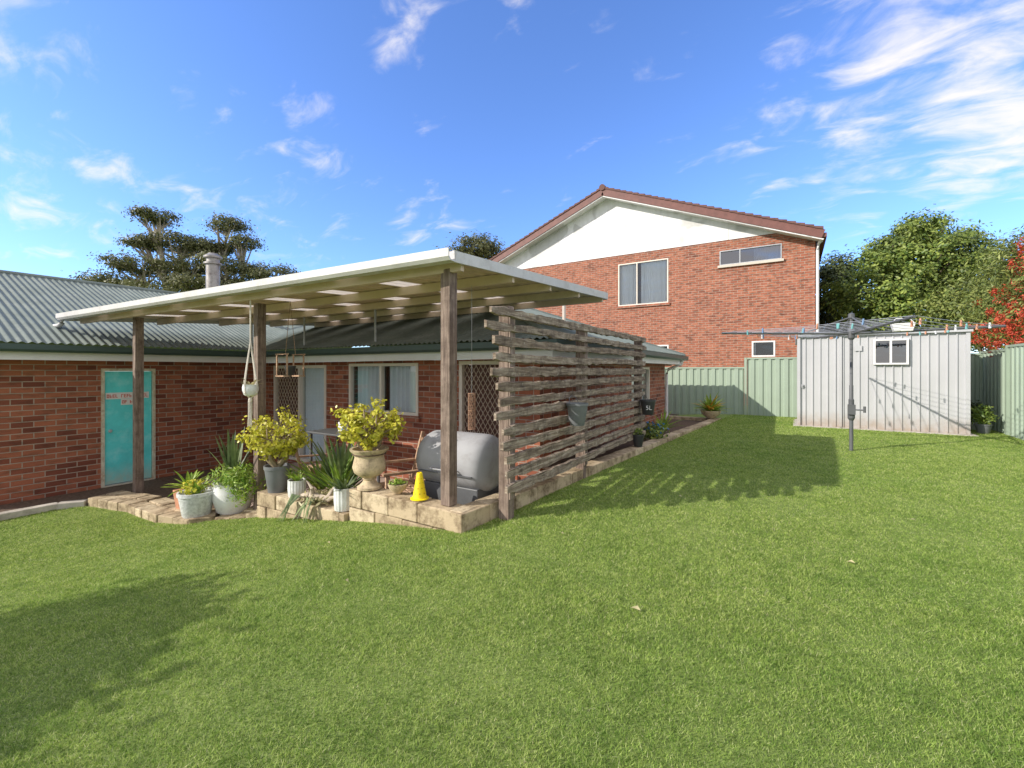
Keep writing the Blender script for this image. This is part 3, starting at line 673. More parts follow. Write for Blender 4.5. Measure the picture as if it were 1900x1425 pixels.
for E in (RE, LE):
    D = (E-AP); n = 30
    for i in range(n):
        a = AP+D*(i/n); b2 = AP+D*((i+1)/n); a = a+Vector((0, 0, .01)); b2 = b2+Vector((0, 0, .055))
        mb.hexa([a+Vector((0, -.08, -.03)), b2+Vector((0, -.08, -.06)), b2+Vector((0, 12, -.06)), a+Vector((0, 12, -.03)), a+Vector((0, -.08, .03)), b2+Vector((0, -.08, .03)), b2+Vector((0, 12, .03)), a+Vector((0, 12, .03))])
for i in range(30):
    y = 17.4+i*.4; mb.tube([(AP.x, y, AP.z+.02), (AP.x, y+.41, AP.z+.05)], [.13, .11], 10)
part(mb, 'roof', 'tile', gh)
mb = MB(); mb.tube([(.9, 17.65, 4.4), (.74, 17.9, 4.2), (.72, 17.95, 4.0), (.72, 17.95, -1.4)], .045, 10); part(mb, 'downpipe', 'white_paint', gh, smooth=True)
mb = MB(); mb.box(.72, .95, 17.5, 29, 4.32, 4.45); part(mb, 'gutter', 'barge', gh)

# ------------------------------------------------------------------ rotary clothes line
cl = thing('rotary_clothes_line', 'grey rotary clothes line standing on the lawn', 'clothes line', (.82, 9.1, -1.35))
O = Vector((.82, 9.1, 0))
mb = MB(); mb.tube([(.82, 9.1, -1.4), (.82, 9.1, -.25), (.82, 9.1, -.24), (.82, 9.1, .9)], [.028, .028, .023, .023], 14); part(mb, 'pole', 'metal_dark', cl, smooth=True)
mb = MB(); mb.lathe((.82, 9.1, -.82), [(.03, 0), (.05, .04), (.05, .2), (.038, .25), (.038, .34), (.025, .36)], 16); mb.box(.77, .87, 9.02, 9.1, -.72, -.56)
mb.tube([(.84, 9.04, -.64), (.98, 9.0, -.64), (.98, 9.0, -.62)], .012, 8); mb.tube([(.98, 9.0, -.68), (.98, 9.0, -.58)], .018, 8); part(mb, 'winding_gear', 'metal_dark', cl)
ax = Vector((1.88, .45, 0)).normalized(); ay = Vector((-ax.y, ax.x, 0))
tips = [O+ax*1.93, O+ay*1.93, O-ax*1.93, O-ay*1.93]
zh = .6
for tp in tips:
    mb = MB(); mb.tube([O+Vector((0, 0, zh)), tp+Vector((0, 0, zh+.06))], .02, 8); part(mb, 'arm', 'metal_dark', cl)
    mb = MB(); mb.tube([O+Vector((0, 0, .87)), O.lerp(tp, .35)+Vector((0, 0, zh+.025))], .014, 6); part(mb, 'arm_strut', 'metal_dark', cl)
mb = MB(); mb.lathe((.82, 9.1, .5), [(.03, 0), (.05, .03), (.05, .16), (.03, .2)], 14); part(mb, 'hub', 'metal_dark', cl)
mb = MB(); mb.lathe((.82, 9.1, .84), [(.03, 0), (.045, .02), (.045, .08), (.01, .1)], 14); part(mb, 'pole_cap', 'metal_dark', cl)
mb = MB(); linepts = []
for k in range(7):
    f = 1-.12*k
    for i in range(4):
        a = O.lerp(tips[i], f)+Vector((0, 0, zh+.06*f+.01)); b2 = O.lerp(tips[(i+1) % 4], f)+Vector((0, 0, zh+.06*f+.01)); m_ = (a+b2)/2-Vector((0, 0, .02))
        mb.tube([a, m_, b2], .0035, 4, cap=False)
        if k < 3: linepts.append((a, m_, b2))
part(mb, 'line_cord', 'line', cl)
for nm, cc in (('peg_blue', (.12, .22, .38)), ('peg_teal', (.12, .36, .36)), ('peg_orange', (.5, .22, .12)), ('peg_white', (.7, .7, .7))): M[nm] = simple(nm, cc, .5, .05, 3, 0)
pegs = {}
for nm in ('peg_blue', 'peg_teal', 'peg_orange', 'peg_white'):
    mb = MB(); mb.hexa([(-.006, -.008, -.05), (.006, -.008, -.05), (.006, -.002, -.05), (-.006, -.002, -.05), (-.006, -.004, .025), (.006, -.004, .025), (.006, .0, .025), (-.006, .0, .025)])
    mb.hexa([(-.006, -.001, -.05), (.006, -.001, -.05), (.006, .01, -.05), (-.006, .01, -.05), (-.006, -.001, .024), (.006, -.001, .024), (.006, .006, .024), (-.006, .006, .024)])
    pegs[nm] = part(mb, 'clothes_peg', nm, base=(0, 0, 0), label='small plastic clothes peg clipped on clothes line', cat='clothes peg', group='pegs on the clothes line')
first = {k: True for k in pegs}
for i in range(34):
    a, m_, b2 = random.choice(linepts); f = R(.08, .92); p = a.lerp(m_, f*2) if f < .5 else m_.lerp(b2, f*2-1)
    k = random.choice(list(pegs)) if i > 3 else list(pegs)[i]; o = pegs[k]
    if not first[k]:
        o = o.copy(); COL.objects.link(o)
    first[k] = False; o.location = p; o.rotation_euler = (0, R(-.2, .2), math.atan2(b2.y-a.y, b2.x-a.x)); o.scale = (1.5, 1.5, 1.1)
pb = MB(); bx = O+ax*.62-ay*.15+Vector((0, 0, zh+.01)); x, y, z = bx
pb.hexa([(x-.11, y-.07, z), (x+.11, y-.07, z), (x+.11, y+.07, z), (x-.11, y+.07, z), (x-.14, y-.09, z+.12), (x+.14, y-.09, z+.12), (x+.14, y+.09, z+.12), (x-.14, y+.09, z+.12)])
bo = thing('peg_basket', 'white plastic peg basket resting on clothes line arms', 'basket', tuple(bx)); part(pb, 'basket_body', 'white_paint', bo)
pb = MB(); pb.tube([(x-.14, y, z+.12), (x-.08, y, z+.2), (x+.08, y, z+.2), (x+.14, y, z+.12)], .006, 6); part(pb, 'basket_handle', 'white_paint', bo)

# ------------------------------------------------------------------ potted plants
def potprof(kind, w, h):
    r = w/2
    if kind == 'round': return [(r*.55, 0), (r*.8, h*.12), (r*.98, h*.5), (r, h*.75), (r*.93, h*.93), (r*.98, h), (r*.9, h), (r*.86, h*.9)]
    if kind == 'taper': return [(r*.62, 0), (r*.66, h*.03), (r*.93, h*.86), (r*.94, h*.88), (r, h*.89), (r, h), (r*.9, h), (r*.87, h*.9)]
    if kind == 'bowl': return [(r*.4, 0), (r*.45, h*.1), (r*.8, h*.45), (r*.97, h*.85), (r, h), (r*.9, h), (r*.85, h*.85)]
    if kind == 'tub': return [(r*.7, 0), (r*.74, h*.04), (r*.93, h*.8), (r*.94, h*.84), (r, h*.86), (r, h), (r*.9, h), (r*.87, h*.9)]
    if kind == 'cyl': return [(r*.85, 0), (r*.9, h*.04), (r*.97, h*.5), (r*.96, h*.94), (r, h), (r*.9, h), (r*.88, h*.9)]
    if kind == 'urn': return [(r*.62, 0), (r*.62, h*.06), (r*.5, h*.09), (r*.36, h*.16), (r*.3, h*.22), (r*.36, h*.25), (r*.34, h*.28), (r*.55, h*.33), (r*.78, h*.42), (r*.86, h*.55), (r*.8, h*.68), (r*.74, h*.8), (r*.8, h*.88), (r*.97, h*.95), (r, h), (r*.86, h), (r*.74, h*.9)]
def sword(pts_n, base, L, W, spread, curve, segs=6):
    mb = MB(); B = Vector(base)
    for i in range(pts_n):
        a = R(0, 2*math.pi); el = R(*spread); l = L*R(.6, 1.15); w = W*R(.7, 1.2); cv = curve*R(.5, 1.4)
        h = Vector((math.cos(a), math.sin(a), 0)); side = Vector((-h.y, h.x, 0)); p = B+h*R(0, .03)+side*R(-.03, .03); n0 = len(mb.v); ang = el
        for s in range(segs+1):
            t = s/segs; ww = w*(min(1, .55+t*1.6) if t < .35 else 1)*(1-t**3.0)*.5+.0008
            nrm = h*(-math.sin(ang))+Vector((0, 0, math.cos(ang)))
            mb.v += [tuple(p-side*ww+nrm*ww*.35), tuple(p), tuple(p+side*ww+nrm*ww*.35)]
            p = p+(h*math.cos(ang)+Vector((0, 0, math.sin(ang))))*(l/segs); ang -= cv/segs
        for s in range(segs):
            k = n0+s*3
            mb.face([k, k+1, k+4, k+3]); mb.face([k+1, k+2, k+5, k+4])
    return mb
def pot(name, label, base, kind, w, h, mat_, rib=0, nr=0, cat='plant pot'):
    t = thing(name, label, cat, base); mb = MB(); mb.lathe(base, potprof(kind, w, h), 72 if nr else 32, 0, rib, nr); part(mb, 'pot', mat_, t, smooth=True)
    mb = MB(); mb.lathe((base[0], base[1], base[2]+h*.86), [(w*.43, 0), (w*.42, .01)], 20); part(mb, 'potting_soil', 'soil', t); return t
def addleaves(t, name, C, Nn, L, W, matn, hexa=True, axis=None): return npmesh(name, leafverts(C, Nn, L, W, hexa, axis), 6 if hexa else 4, matn, t)
def jade(t, base, rx, rz, zc, ntip=60, leaf=.045):
    mb = MB(); B = Vector(base); Cs = []; Ns = []; tips_ = []
    for i in range(6):
        a = i*math.pi/3+R(-.3, .3); q = B+Vector((math.cos(a)*rx*.45, math.sin(a)*rx*.45, zc*.7)); m_ = B.lerp(q, .5)+Vector((math.cos(a)*.03, math.sin(a)*.03, -.02))
        mb.tube([B, m_, q], [.03, .022, .016], 8)
        for k in range(max(1, ntip//6)):
            d = unit(rng.normal(size=(1, 3)))[0]; d[2] = d[2]*.9+.15; rr = R(.8, 1.2)
            e = B+Vector((d[0]*rx*rr, d[1]*rx*rr, zc+d[2]*rz*rr))
            if k % 2 == 0: e = B+(e-B)*R(.75, .95)
            mb.tube([q, q.lerp(e, .5)+Vector((0, 0, -.02)), e], [.012, .009, .007], 5); tips_.append((e, Vector(d)))
    part(mb, 'stems', 'stem', t, smooth=True)
    for e, d in tips_:
        n = 34; off = rng.normal(size=(n, 3))*rx*.11*np.array([1, 1, .8]); Cs.append(np.array(e)+off); Ns.append(unit(unit(off)*.6+np.array(d)*.4+rng.normal(size=(n, 3))*.6+np.array([0, 0, .3])))
    addleaves(t, 'leaves', np.concatenate(Cs), np.concatenate(Ns), leaf, leaf*.62, 'leaf_jade')
def bushy(t, base, r, rz, n, L, W, matn, name='leaves'):
    d = unit(rng.normal(size=(n, 3))); k = rng.uniform(.3, 1.1, n)[:, None]; C = np.array(base)+d*k*np.array([r, r, rz])
    addleaves(t, name, C, unit(d+rng.normal(size=(n, 3))*.6+np.array([0, 0, .4])), L, W, matn)

b0 = (-6.28, 3.0, -1.9); t = pot('potted_plant', 'large round white pot with leafy green plants and upright spears', b0, 'round', .48, .42, 'white_pot', cat='potted plant')
part(sword(22, (b0[0]-.02, b0[1], b0[2]+.38), .7, .065, (1.15, 1.55), .25), 'spear_leaves', 'leaf_sword', t)
bushy(t, (b0[0]+.02, b0[1]-.0, b0[2]+.5), .28, .18, 800, .07, .018, 'leaf_fresh'); bushy(t, (b0[0]+.26, b0[1]-.02, b0[2]+.42), .2, .26, 700, .06, .016, 'leaf_fresh', 'trailing_leaves')
b0 = (-6.5, 2.66, -1.87); t = pot('potted_plant', 'speckled grey bowl pot with small yellow-green succulents', b0, 'tub', .42, .31, 'grey_pot', cat='potted plant')
part(sword(22, (b0[0], b0[1], b0[2]+.28), .2, .05, (.3, 1.4), .5), 'leaves', 'leaf_fresh', t); bushy(t, (b0[0]-.05, b0[1], b0[2]+.36), .15, .1, 220, .05, .025, 'leaf_jade', 'small_leaves')
t = thing('potted_plant', 'square terracotta timber planter with leafy succulents', 'potted plant', (-6.95, 2.75, -1.88)); mb = MB()
mb.hexa([(-7.06, 2.64, -1.88), (-6.84, 2.64, -1.88), (-6.84, 2.86, -1.88), (-7.06, 2.86, -1.88), (-7.09, 2.61, -1.62), (-6.81, 2.61, -1.62), (-6.81, 2.89, -1.62), (-7.09, 2.89, -1.62)]); part(mb, 'pot', 'terracotta', t, bevel=.01)
part(sword(34, (-6.95, 2.75, -1.63), .32, .055, (.2, 1.3), .6), 'leaves', 'leaf_fresh', t); part(sword(10, (-6.95, 2.75, -1.63), .2, .04, (.2, 1.3), .6), 'pale_leaves', 'flower', t)
b0 = (-5.42, 3.1, -1.5); t = pot('potted_plant', 'tall charcoal pot with branching yellow-green jade plant', (b0[0], b0[1], -1.54), 'taper', .3, .36, 'dark_pot', cat='potted plant')
jade(t, (b0[0], b0[1], -1.22), .36, .24, .4, 66)
b0 = (-5.0, 3.1, -1.505); t = pot('potted_plant', 'small ribbed white pot with green leaves', b0, 'cyl', .2, .2, 'white_pot', .03, 18, 'potted plant'); part(sword(20, (b0[0], b0[1], b0[2]+.18), .2, .03, (.5, 1.4), .7), 'leaves', 'leaf_fresh', t)
b0 = (-4.1, 3.08, -1.505); t = pot('potted_plant', 'small ribbed white pot with spiky aloe leaves', b0, 'cyl', .21, .24, 'white_pot', .03, 16, 'potted plant'); part(sword(24, (b0[0], b0[1], b0[2]+.2), .24, .035, (.3, 1.4), .3), 'leaves', 'leaf_sword', t)
t = thing('snake_plant', 'clump of dark snake plant leaves behind block wall', 'plant', (-4.6, 3.4, -1.85)); part(sword(54, (-4.6, 3.42, -1.55), .8, .06, (.7, 1.5), .35), 'leaves', 'leaf_sword', t)
mb = sword(28, (-4.45, 3.3, -1.45), .6, .055, (.5, 1.45), .4); part(mb, 'young_leaves', 'leaf_fresh', t)
t = thing('spiky_plant', 'spiky green plant between the pots', 'plant', (-4.85, 3.4, -1.85)); part(sword(30, (-5.0, 3.42, -1.5), .55, .045, (.6, 1.5), .5), 'leaves', 'leaf_fresh', t)
t = thing('leafy_shrub', 'low leafy shrub filling gap behind pots', 'plant', (-5.75, 3.4, -1.9)); bushy(t, (-5.72, 3.36, -1.5), .25, .22, 700, .06, .025, 'leaf_fresh'); bushy(t, (-5.75, 3.4, -1.65), .3, .2, 400, .07, .03, 'leaf_mid', 'lower_leaves')
t = thing('trailing_succulent', 'drooping spear leaves spilling over block wall', 'plant', (-4.65, 3.02, -1.5)); mb = MB()
for i in range(12):
    x = -4.85+R(0, .5); l = R(.25, .5); p = Vector((x, 3.06, -1.47)); dx = R(-.6, .1); pts_ = [p, p+Vector((dx*.2, -.12, .06)), p+Vector((dx*.5, -.17, -.06)), p+Vector((dx*.9, -.2, -.06-l*.5))]
    n0 = len(mb.v); ws = [.018, .024, .018, .002]
    for q, w in zip(pts_, ws): mb.v += [(q.x-w, q.y, q.z), (q.x+w, q.y-.01, q.z)]
    for s in range(3): mb.face([n0+2*s, n0+2*s+1, n0+2*s+3, n0+2*s+2])
part(mb, 'leaves', 'leaf_sword', t); bushy(t, (-4.55, 3.14, -1.45), .26, .08, 240, .09, .02, 'leaf_pale', 'dry_leaves')
t = thing('driftwood', 'pale gnarled driftwood piece lying among the pots', 'driftwood', (-4.5, 3.1, -1.5)); mb = MB()
mb.tube([(-4.85, 3.08, -1.47), (-4.6, 3.04, -1.42), (-4.4, 3.1, -1.45), (-4.22, 3.06, -1.38)], [.03, .045, .035, .012], 8); mb.tube([(-4.6, 3.04, -1.42), (-4.55, 3.0, -1.32), (-4.62, 2.98, -1.24)], [.03, .02, .006], 7); mb.tube([(-4.42, 3.1, -1.44), (-4.38, 3.16, -1.33), (-4.3, 3.2, -1.3)], [.025, .016, .005], 7)
part(mb, 'branch', 'drift', t, smooth=True)
b0 = (-3.76, 3.14, -1.24); t = pot('potted_plant', 'weathered classical stone urn with yellow-green jade plant', b0, 'urn', .4, .42, 'urn', cat='potted plant')
jade(t, (b0[0], b0[1], b0[2]+.38), .3, .22, .27, 66)
b0 = (-3.36, 3.16, -1.24); t = pot('potted_plant', 'small weathered bowl of tiny succulents on the wall', b0, 'bowl', .2, .1, 'urn', cat='potted plant'); bushy(t, (b0[0], b0[1], b0[2]+.11), .09, .04, 140, .03, .018, 'leaf_fresh')
t = thing('yellow_cone', 'small yellow plastic training cone standing on block wall', 'cone', (-3.04, 3.14, -1.24)); mb = MB()
mb.lathe((-3.04, 3.14, -1.24), [(.075, .012), (.068, .014), (.026, .25), (.018, .255), (.014, .2)], 20)
for k, zz in enumerate((.06, .11, .16, .2)):
    rr = .068-(zz-.014)*.178
    for j in range(8):
        a = j*math.pi/4+k*.4; c_ = Vector((-3.04+math.cos(a)*(rr+.0005), 3.14+math.sin(a)*(rr+.0005), -1.24+zz)); h = Vector((math.cos(a), math.sin(a), .2)).normalized(); mb.tube([c_-h*.002, c_+h*.001], .008-.001*k, 8, 1)
part(mb, 'cone_body', ['yellow', 'yellow_dark'], t, smooth=True)
mb = MB(); mb.lathe((-3.04, 3.14, -1.238), [(.09, 0), (.09, .008), (.076, .0125)], 20); part(mb, 'cone_base', 'yellow', t)
t = thing('hanging_planter', 'white pot hanging in knotted rope macrame', 'hanging planter', (-5.5, 2.8, -.3)); mb = MB(); c0 = (-5.5, 2.82, -.31)
mb.lathe(c0, potprof('round', .175, .14), 24); part(mb, 'pot', 'white_pot', t, smooth=True)
mb = MB(); topp = Vector((-5.5, 2.82, .84))
for i in range(4):
    a = i*math.pi/2+.4; r = Vector((math.cos(a), math.sin(a), 0))*.09; mb.tube([topp-Vector((0, 0, .49)), Vector(c0)+r*.6+Vector((0, 0, .36)), Vector(c0)+r+Vector((0, 0, .14)), Vector(c0)+r*.95+Vector((0, 0, .04)), Vector(c0)+Vector((0, 0, -.03))], .008, 5)
    mb.tube([Vector(c0)+r+Vector((0, 0, .1)), Vector(c0)+Vector((-r.y, r.x, .04))], .006, 5)
mb.tube([topp, Vector(c0)+Vector((0, 0, .62))], .01, 6)
mb.lathe((c0[0], c0[1], c0[2]-.07), [(.02, 0), (.024, .03), (.015, .05)], 10)
for i in range(22):
    x = c0[0]+R(-.02, .02); y = c0[1]+R(-.02, .02); mb.tube([(x, y, c0[2]-.06), (x+R(-.015, .015), y, c0[2]-.2), (x+R(-.02, .02), y, c0[2]-.32-R(0, .06))], .005, 4)
part(mb, 'macrame_rope', 'rope', t)
part(sword(12, (c0[0], c0[1], c0[2]+.13), .14, .02, (.2, 1.2), .8), 'leaves', 'leaf_pale', t)
t = thing('hanging_planter', 'small hanging timber frame holding black pot', 'hanging planter', (-5.9, 3.45, -.1)); mb = MB(); cx, cy, cz, s_ = -5.88, 3.55, -.08, .12
for a in (-s_, s_):
    for b_ in (-s_, s_):
        mb.beam((cx+a, cy+b_, cz), (cx+a, cy+b_, cz+.3), .016, .016); mb.beam((cx-s_-.03, cy+b_, cz+(.3 if a > 0 else 0)), (cx+s_+.03, cy+b_, cz+(.3 if a > 0 else 0)), .016, .018)
    mb.tube([(cx+a, cy, cz+.3), (cx, cy, .95)], .004, 4)
part(mb, 'timber_frame', 'teak', t); mb = MB(); mb.lathe((cx, cy, cz+.01), potprof('taper', .15, .13), 18); part(mb, 'pot', 'black_pot', t, smooth=True)
t = thing('mesh_roll', 'rusty wire mesh cylinder hanging by the patio post', 'mesh roll', (-3.08, 3.95, -.7)); mb = MB(); cx, cy = -3.03, 3.95
for j in range(14):
    a = 2*math.pi*j/14
    for sg in (1, -1): mb.tube([(cx+.04*math.cos(a+sg*k*.5), cy+.04*math.sin(a+sg*k*.5), -.66+k*.08) for k in range(6)], .003, 4)
for z in (-.66, -.45, -.26): mb.tube([(cx+.04*math.cos(k*.5236), cy+.04*math.sin(k*.5236), z) for k in range(13)], .005, 5)
part(mb, 'wire_mesh', 'mesh_rust', t)
mb = MB(); mb.tube([(cx, cy, -.3), (cx, cy, .95)], .003, 4); part(mb, 'hanging_wire', 'metal_grey', t)
def bucket(x, y, z, w, h, label, txt=None):
    t = thing('hanging_bucket', label, 'bucket', (x, y, z)); mb = MB(); mb.lathe((x, y, z), potprof('taper', w, h), 28); part(mb, 'pot', 'dark_pot' if not txt else 'black_pot', t, smooth=True)
    mb = MB(); mb.tube([(x-.04, y-w/2, z+h), (x-.06, y-w/3, z+h+.06), (x-.07, y, z+h+.08), (x-.06, y+w/3, z+h+.06), (x-.04, y+w/2, z+h)], .004, 5); part(mb, 'handle', 'metal_dark', t)
    if txt:
        cu = bpy.data.curves.new('lettering', 'FONT'); cu.body = txt; cu.size = .1; cu.extrude = .002; cu.align_x = 'CENTER'
        tmp = bpy.data.objects.new('tmp', cu); COL.objects.link(tmp); dg = bpy.context.evaluated_depsgraph_get(); dg.update(); me = bpy.data.meshes.new_from_object(tmp.evaluated_get(dg)); bpy.data.objects.remove(tmp)
        a = math.radians(-68)
        nrm = Vector((math.cos(a), math.sin(a), 0)); sd_ = Vector((-nrm.y, nrm.x, 0)); mt = Matrix.Translation(nrm*(w/2*.93)+Vector((0, 0, h*.36)))@Matrix(((sd_.x, 0, nrm.x, 0), (sd_.y, 0, nrm.y, 0), (0, 1, 0, 0), (0, 0, 0, 1)))
        me.transform(mt); me.materials.clear(); me.materials.append(M['white_paint']); o = bpy.data.objects.new('lettering', me); o.parent = t; COL.objects.link(o)
bucket(-2.05, 4.62, -.62, .25, .25, 'empty charcoal bucket hung on timber slat screen')
bucket(-2.03, 7.45, -.74, .26, .25, 'black plastic bucket marked 5L hung on slat screen', '5L')
t = pot('potted_plant', 'small black pot standing by the slat screen', (-2.12, 7.2, -1.24), 'taper', .2, .2, 'black_pot', cat='potted plant'); bushy(t, (-2.12, 7.2, -1.0), .1, .06, 90, .05, .02, 'leaf_mid')
t = thing('flowering_plant', 'low leafy plant with blue flowers behind wall', 'plant', (-2.2, 8.3, -1.3)); bushy(t, (-2.2, 8.4, -1.15), .28, .18, 500, .07, .03, 'leaf_mid'); bushy(t, (-2.2, 8.4, -1.08), .26, .16, 60, .05, .04, 'flower_blue', 'flowers')
t = thing('garden_plant', 'strappy green garden plant in the bed', 'plant', (-2.3, 9.6, -1.3)); part(sword(30, (-2.3, 9.6, -1.3), .5, .04, (.6, 1.5), .7), 'leaves', 'leaf_fresh', t)
b0 = (-1.78, 12.45, -1.24); t = pot('potted_plant', 'low pot of bromeliads with orange tips on wall', b0, 'bowl', .5, .2, 'urn', cat='potted plant')
part(sword(40, (b0[0], b0[1], b0[2]+.16), .55, .08, (.3, 1.4), .7), 'leaves', 'leaf_fresh', t); part(sword(18, (b0[0], b0[1], b0[2]+.18), .5, .07, (.3, 1.3), .7), 'orange_leaves', 'flower', t)
b0 = (3.25, 12.6, -1.3); t = pot('potted_plant', 'dark pot with small shrub beside shed', b0, 'taper', .26, .22, 'dark_pot', cat='potted plant'); bushy(t, (b0[0], b0[1], b0[2]+.4), .2, .22, 420, .07, .03, 'leaf_mid')
b0 = (3.28, 13.2, -1.3); t = pot('potted_plant', 'pale pot with leafy shrub beside shed', b0, 'taper', .24, .2, 'grey_pot', cat='potted plant'); bushy(t, (b0[0], b0[1], b0[2]+.42), .18, .26, 420, .07, .03, 'leaf_dark')

# ------------------------------------------------------------------ barbecue smoker
t = thing('barrel_barbecue', 'large grey steel barrel barbecue on patio', 'barbecue', (-3.05, 3.75, -1.85)); yc, zc, r = 3.78, -.97, .3
mb = MB(); n0 = 32; ex = [(-3.52, .3), (-3.51, .55), (-3.49, .75), (-3.45, .9), (-3.4, .98), (-3.34, 1), (-2.74, 1), (-2.68, .98), (-2.63, .9), (-2.6, .75), (-2.585, .5), (-2.58, .3)]
mb.tube([(x, yc, zc) for x, _ in ex], [r*k for _, k in ex], n0); o = part(mb, 'barrel', 'metal_bbq', t, smooth=True)
mb = MB(); mb.box(-3.38, -2.68, yc-r-.004, yc-r+.02, zc-.1, zc-.09); part(mb, 'lid_seam', 'metal_dark', t)
mb = MB(); mb.tube([(-3.2, yc-r*.97, zc-.05), (-3.2, yc-r-.04, zc-.05), (-2.85, yc-r-.04, zc-.05), (-2.85, yc-r*.97, zc-.05)], .008, 8); part(mb, 'lid_handle', 'metal_bbq', t)
for lx in (-3.34, -2.76):
    for ly in (yc-.2, yc+.2): mb = MB(); mb.beam((lx, ly, -1.85), (lx, ly+(yc-ly)*.3, zc-.17), .035, .035); part(mb, 'leg', 'metal_dark', t)
mb = MB(); mb.box(-3.4, -2.66, yc-.22, yc+.2, -1.5, -1.2); part(mb, 'ash_cabinet', 'metal_dark', t, bevel=.01)

# ------------------------------------------------------------------ patio furniture
def chair(base, rot, label, w=.58, s=1.0):
    t = thing('garden_chair', label, 'chair', base); xf = Matrix.Translation(base)@Matrix.Rotation(rot, 4, 'Z')@Matrix.Scale(s, 4)
    mb = MB()
    for i in range(6): mb.box(-w/2, w/2, -.25+i*.085, -.25+i*.085+.065, .4, .42)
    part(mb, 'seat', 'teak', t, xf=xf, bevel=.003)
    mb = MB()
    for i in range(6): z = .5+i*.075; mb.beam((-w/2, .24+(z-.45)*.25, z), (w/2, .24+(z-.45)*.25, z), .018, .055)
    for x in (-w/2, w/2): mb.beam((x, .22, .38), (x, .37, .97), .035, .04, up=(0, 1, 0))
    part(mb, 'backrest', 'teak', t, xf=xf, bevel=.003)
    for x in (-w/2-.02, w/2+.02):
        for y0, y1, zt in ((-.25, -.25, .62), (.3, .22, .45)): mb = MB(); mb.beam((x, y0, 0), (x, y1, zt), .04, .04, up=(0, 1, 0)); part(mb, 'leg', 'teak', t, xf=xf)
        mb = MB(); mb.beam((x, -.3, .64), (x, .27, .64), .06, .025); part(mb, 'armrest', 'teak', t, xf=xf, bevel=.003)
chair((-3.98, 3.8, -1.85), math.radians(-25), 'slatted teak armchair beside the barbecue', s=1.08)
chair((-5.85, 3.95, -1.85), math.radians(150), 'slatted timber armchair by the outdoor table', s=.88)
t = thing('outdoor_table', 'dark metal outdoor table on patio', 'table', (-6.2, 4.5, -1.85)); mb = MB(); mb.box(-6.75, -5.6, 4.35, 4.95, -1.03, -1.0)
part(mb, 'table_top', 'metal_dark', t, bevel=.006)
for x in (-6.7, -5.65):
    for y in (4.4, 4.9): mb = MB(); mb.beam((x, y, -1.85), (x, y, -1.03), .035, .035); part(mb, 'leg', 'metal_dark', t)
t = thing('supply_box', 'small white printed cardboard box on table', 'box', (-6.1, 4.6, -1.0)); mb = MB(); mb.box(-6.16, -6.03, 4.52, 4.6, -.998, -.83); part(mb, 'carton', 'blind', t); mb = MB(); mb.box(-6.15, -6.04, 4.516, 4.519, -.95, -.92); part(mb, 'printed_band', 'peg_blue', t)
t = thing('coffee_table', 'low timber coffee table among pots', 'table', (-5.2, 3.75, -1.85)); mb = MB()
for i in range(5): mb.box(-5.5, -4.75, 3.55+i*.09, 3.62+i*.09, -1.3, -1.275)
part(mb, 'table_top', 'teak', t, bevel=.003)
for x in (-5.45, -4.8):
    for y in (3.58, 3.95): mb = MB(); mb.beam((x, y, -1.85), (x, y, -1.3), .04, .04); part(mb, 'leg', 'teak', t)
def dryleaf(x, y, s):
    t = MB(); z = float(gbase(x, y))+.02; t.quad((x-s, y, z), (x-s*.2, y-s*.5, z+.01), (x+s, y-s*.1, z), (x+s*.2, y+s*.5, z+.015)); part(t, 'fallen_leaf', 'leaf_pale', base=(x, y, z), label='dry fallen leaf lying on the lawn', cat='leaf')
for x, y, s in ((-.75, 2.5, .03), (.35, 3.9, .025), (-2.5, 1.9, .02), (-1.0, 4.9, .022), (-3.4, 2.4, .02), (.9, 5.2, .022), (-1.6, 3.3, .018)): dryleaf(x, y, s)

# ------------------------------------------------------------------ trees
def W_(tt, dd, z): return (dd*(FX+tt*RX), dd*(FY+tt*RY), z)
def pb_(tt, dd, z, rx, rz, wt=1): x, y, _ = W_(tt, dd, 0); return (x, y, z, rx, rx, rz, wt)
d0 = 25
bl = [pb_(-.80, d0, 8.65, 1.2, .28, .7), pb_(-.745, d0+1, 7.4, 2.1, .4, 1.3), pb_(-.69, d0+1, 7.1, 1.3, .3, .6), pb_(-.83, d0, 7.15, .9, .25, .5), pb_(-.845, d0, 5.9, 1.8, .45, 1.2), pb_(-.73, d0, 5.9, 1.5, .4, .8), pb_(-.72, d0, 4.9, 2.0, .6, 1.4), pb_(-.90, d0, 5.0, 1.4, .5, 1.0), pb_(-.79, d0, 4.3, 3.0, .7, 2.0)]
tree('spreading gum tree with layered dark canopy behind house', W_(-.76, d0, -2), bl, 'leaf_olive', 56, 60, .27, (.16, .075), .24, 'bark_light', flat=.45, fork=.5, tw=1.7)
bl = [pb_(-.64, d0+1, 8.55, 1.2, .35, .7), pb_(-.605, d0+1, 7.5, 1.0, .35, .5), pb_(-.675, d0+1, 7.2, 1.2, .35, .6), pb_(-.645, d0, 6.0, 1.5, .45, .9), pb_(-.545, d0+1, 5.6, 1.6, .5, 1.2), pb_(-.62, d0+1, 4.8, 2.2, .7, 1.6), pb_(-.53, d0, 4.6, 1.4, .5, .9)]
tree('gum tree with flat-topped dark crown and pale limbs', W_(-.63, d0+1, -2), bl, 'leaf_olive', 56, 60, .27, (.16, .075), .24, 'bark_light', flat=.45, fork=.5, tw=1.7)
bl = [pb_(-.08, 30, 8.3, 1.6, .75, 1.1), pb_(-.12, 30, 7.7, 1.2, .6, .7), pb_(-.05, 30, 7.9, 1.0, .7, .6)]
tree('small dark tree behind the neighbouring roofline', W_(-.085, 30, -2), bl, 'leaf_olive', 55, 50, .3, (.2, .1), .16, fork=.6)
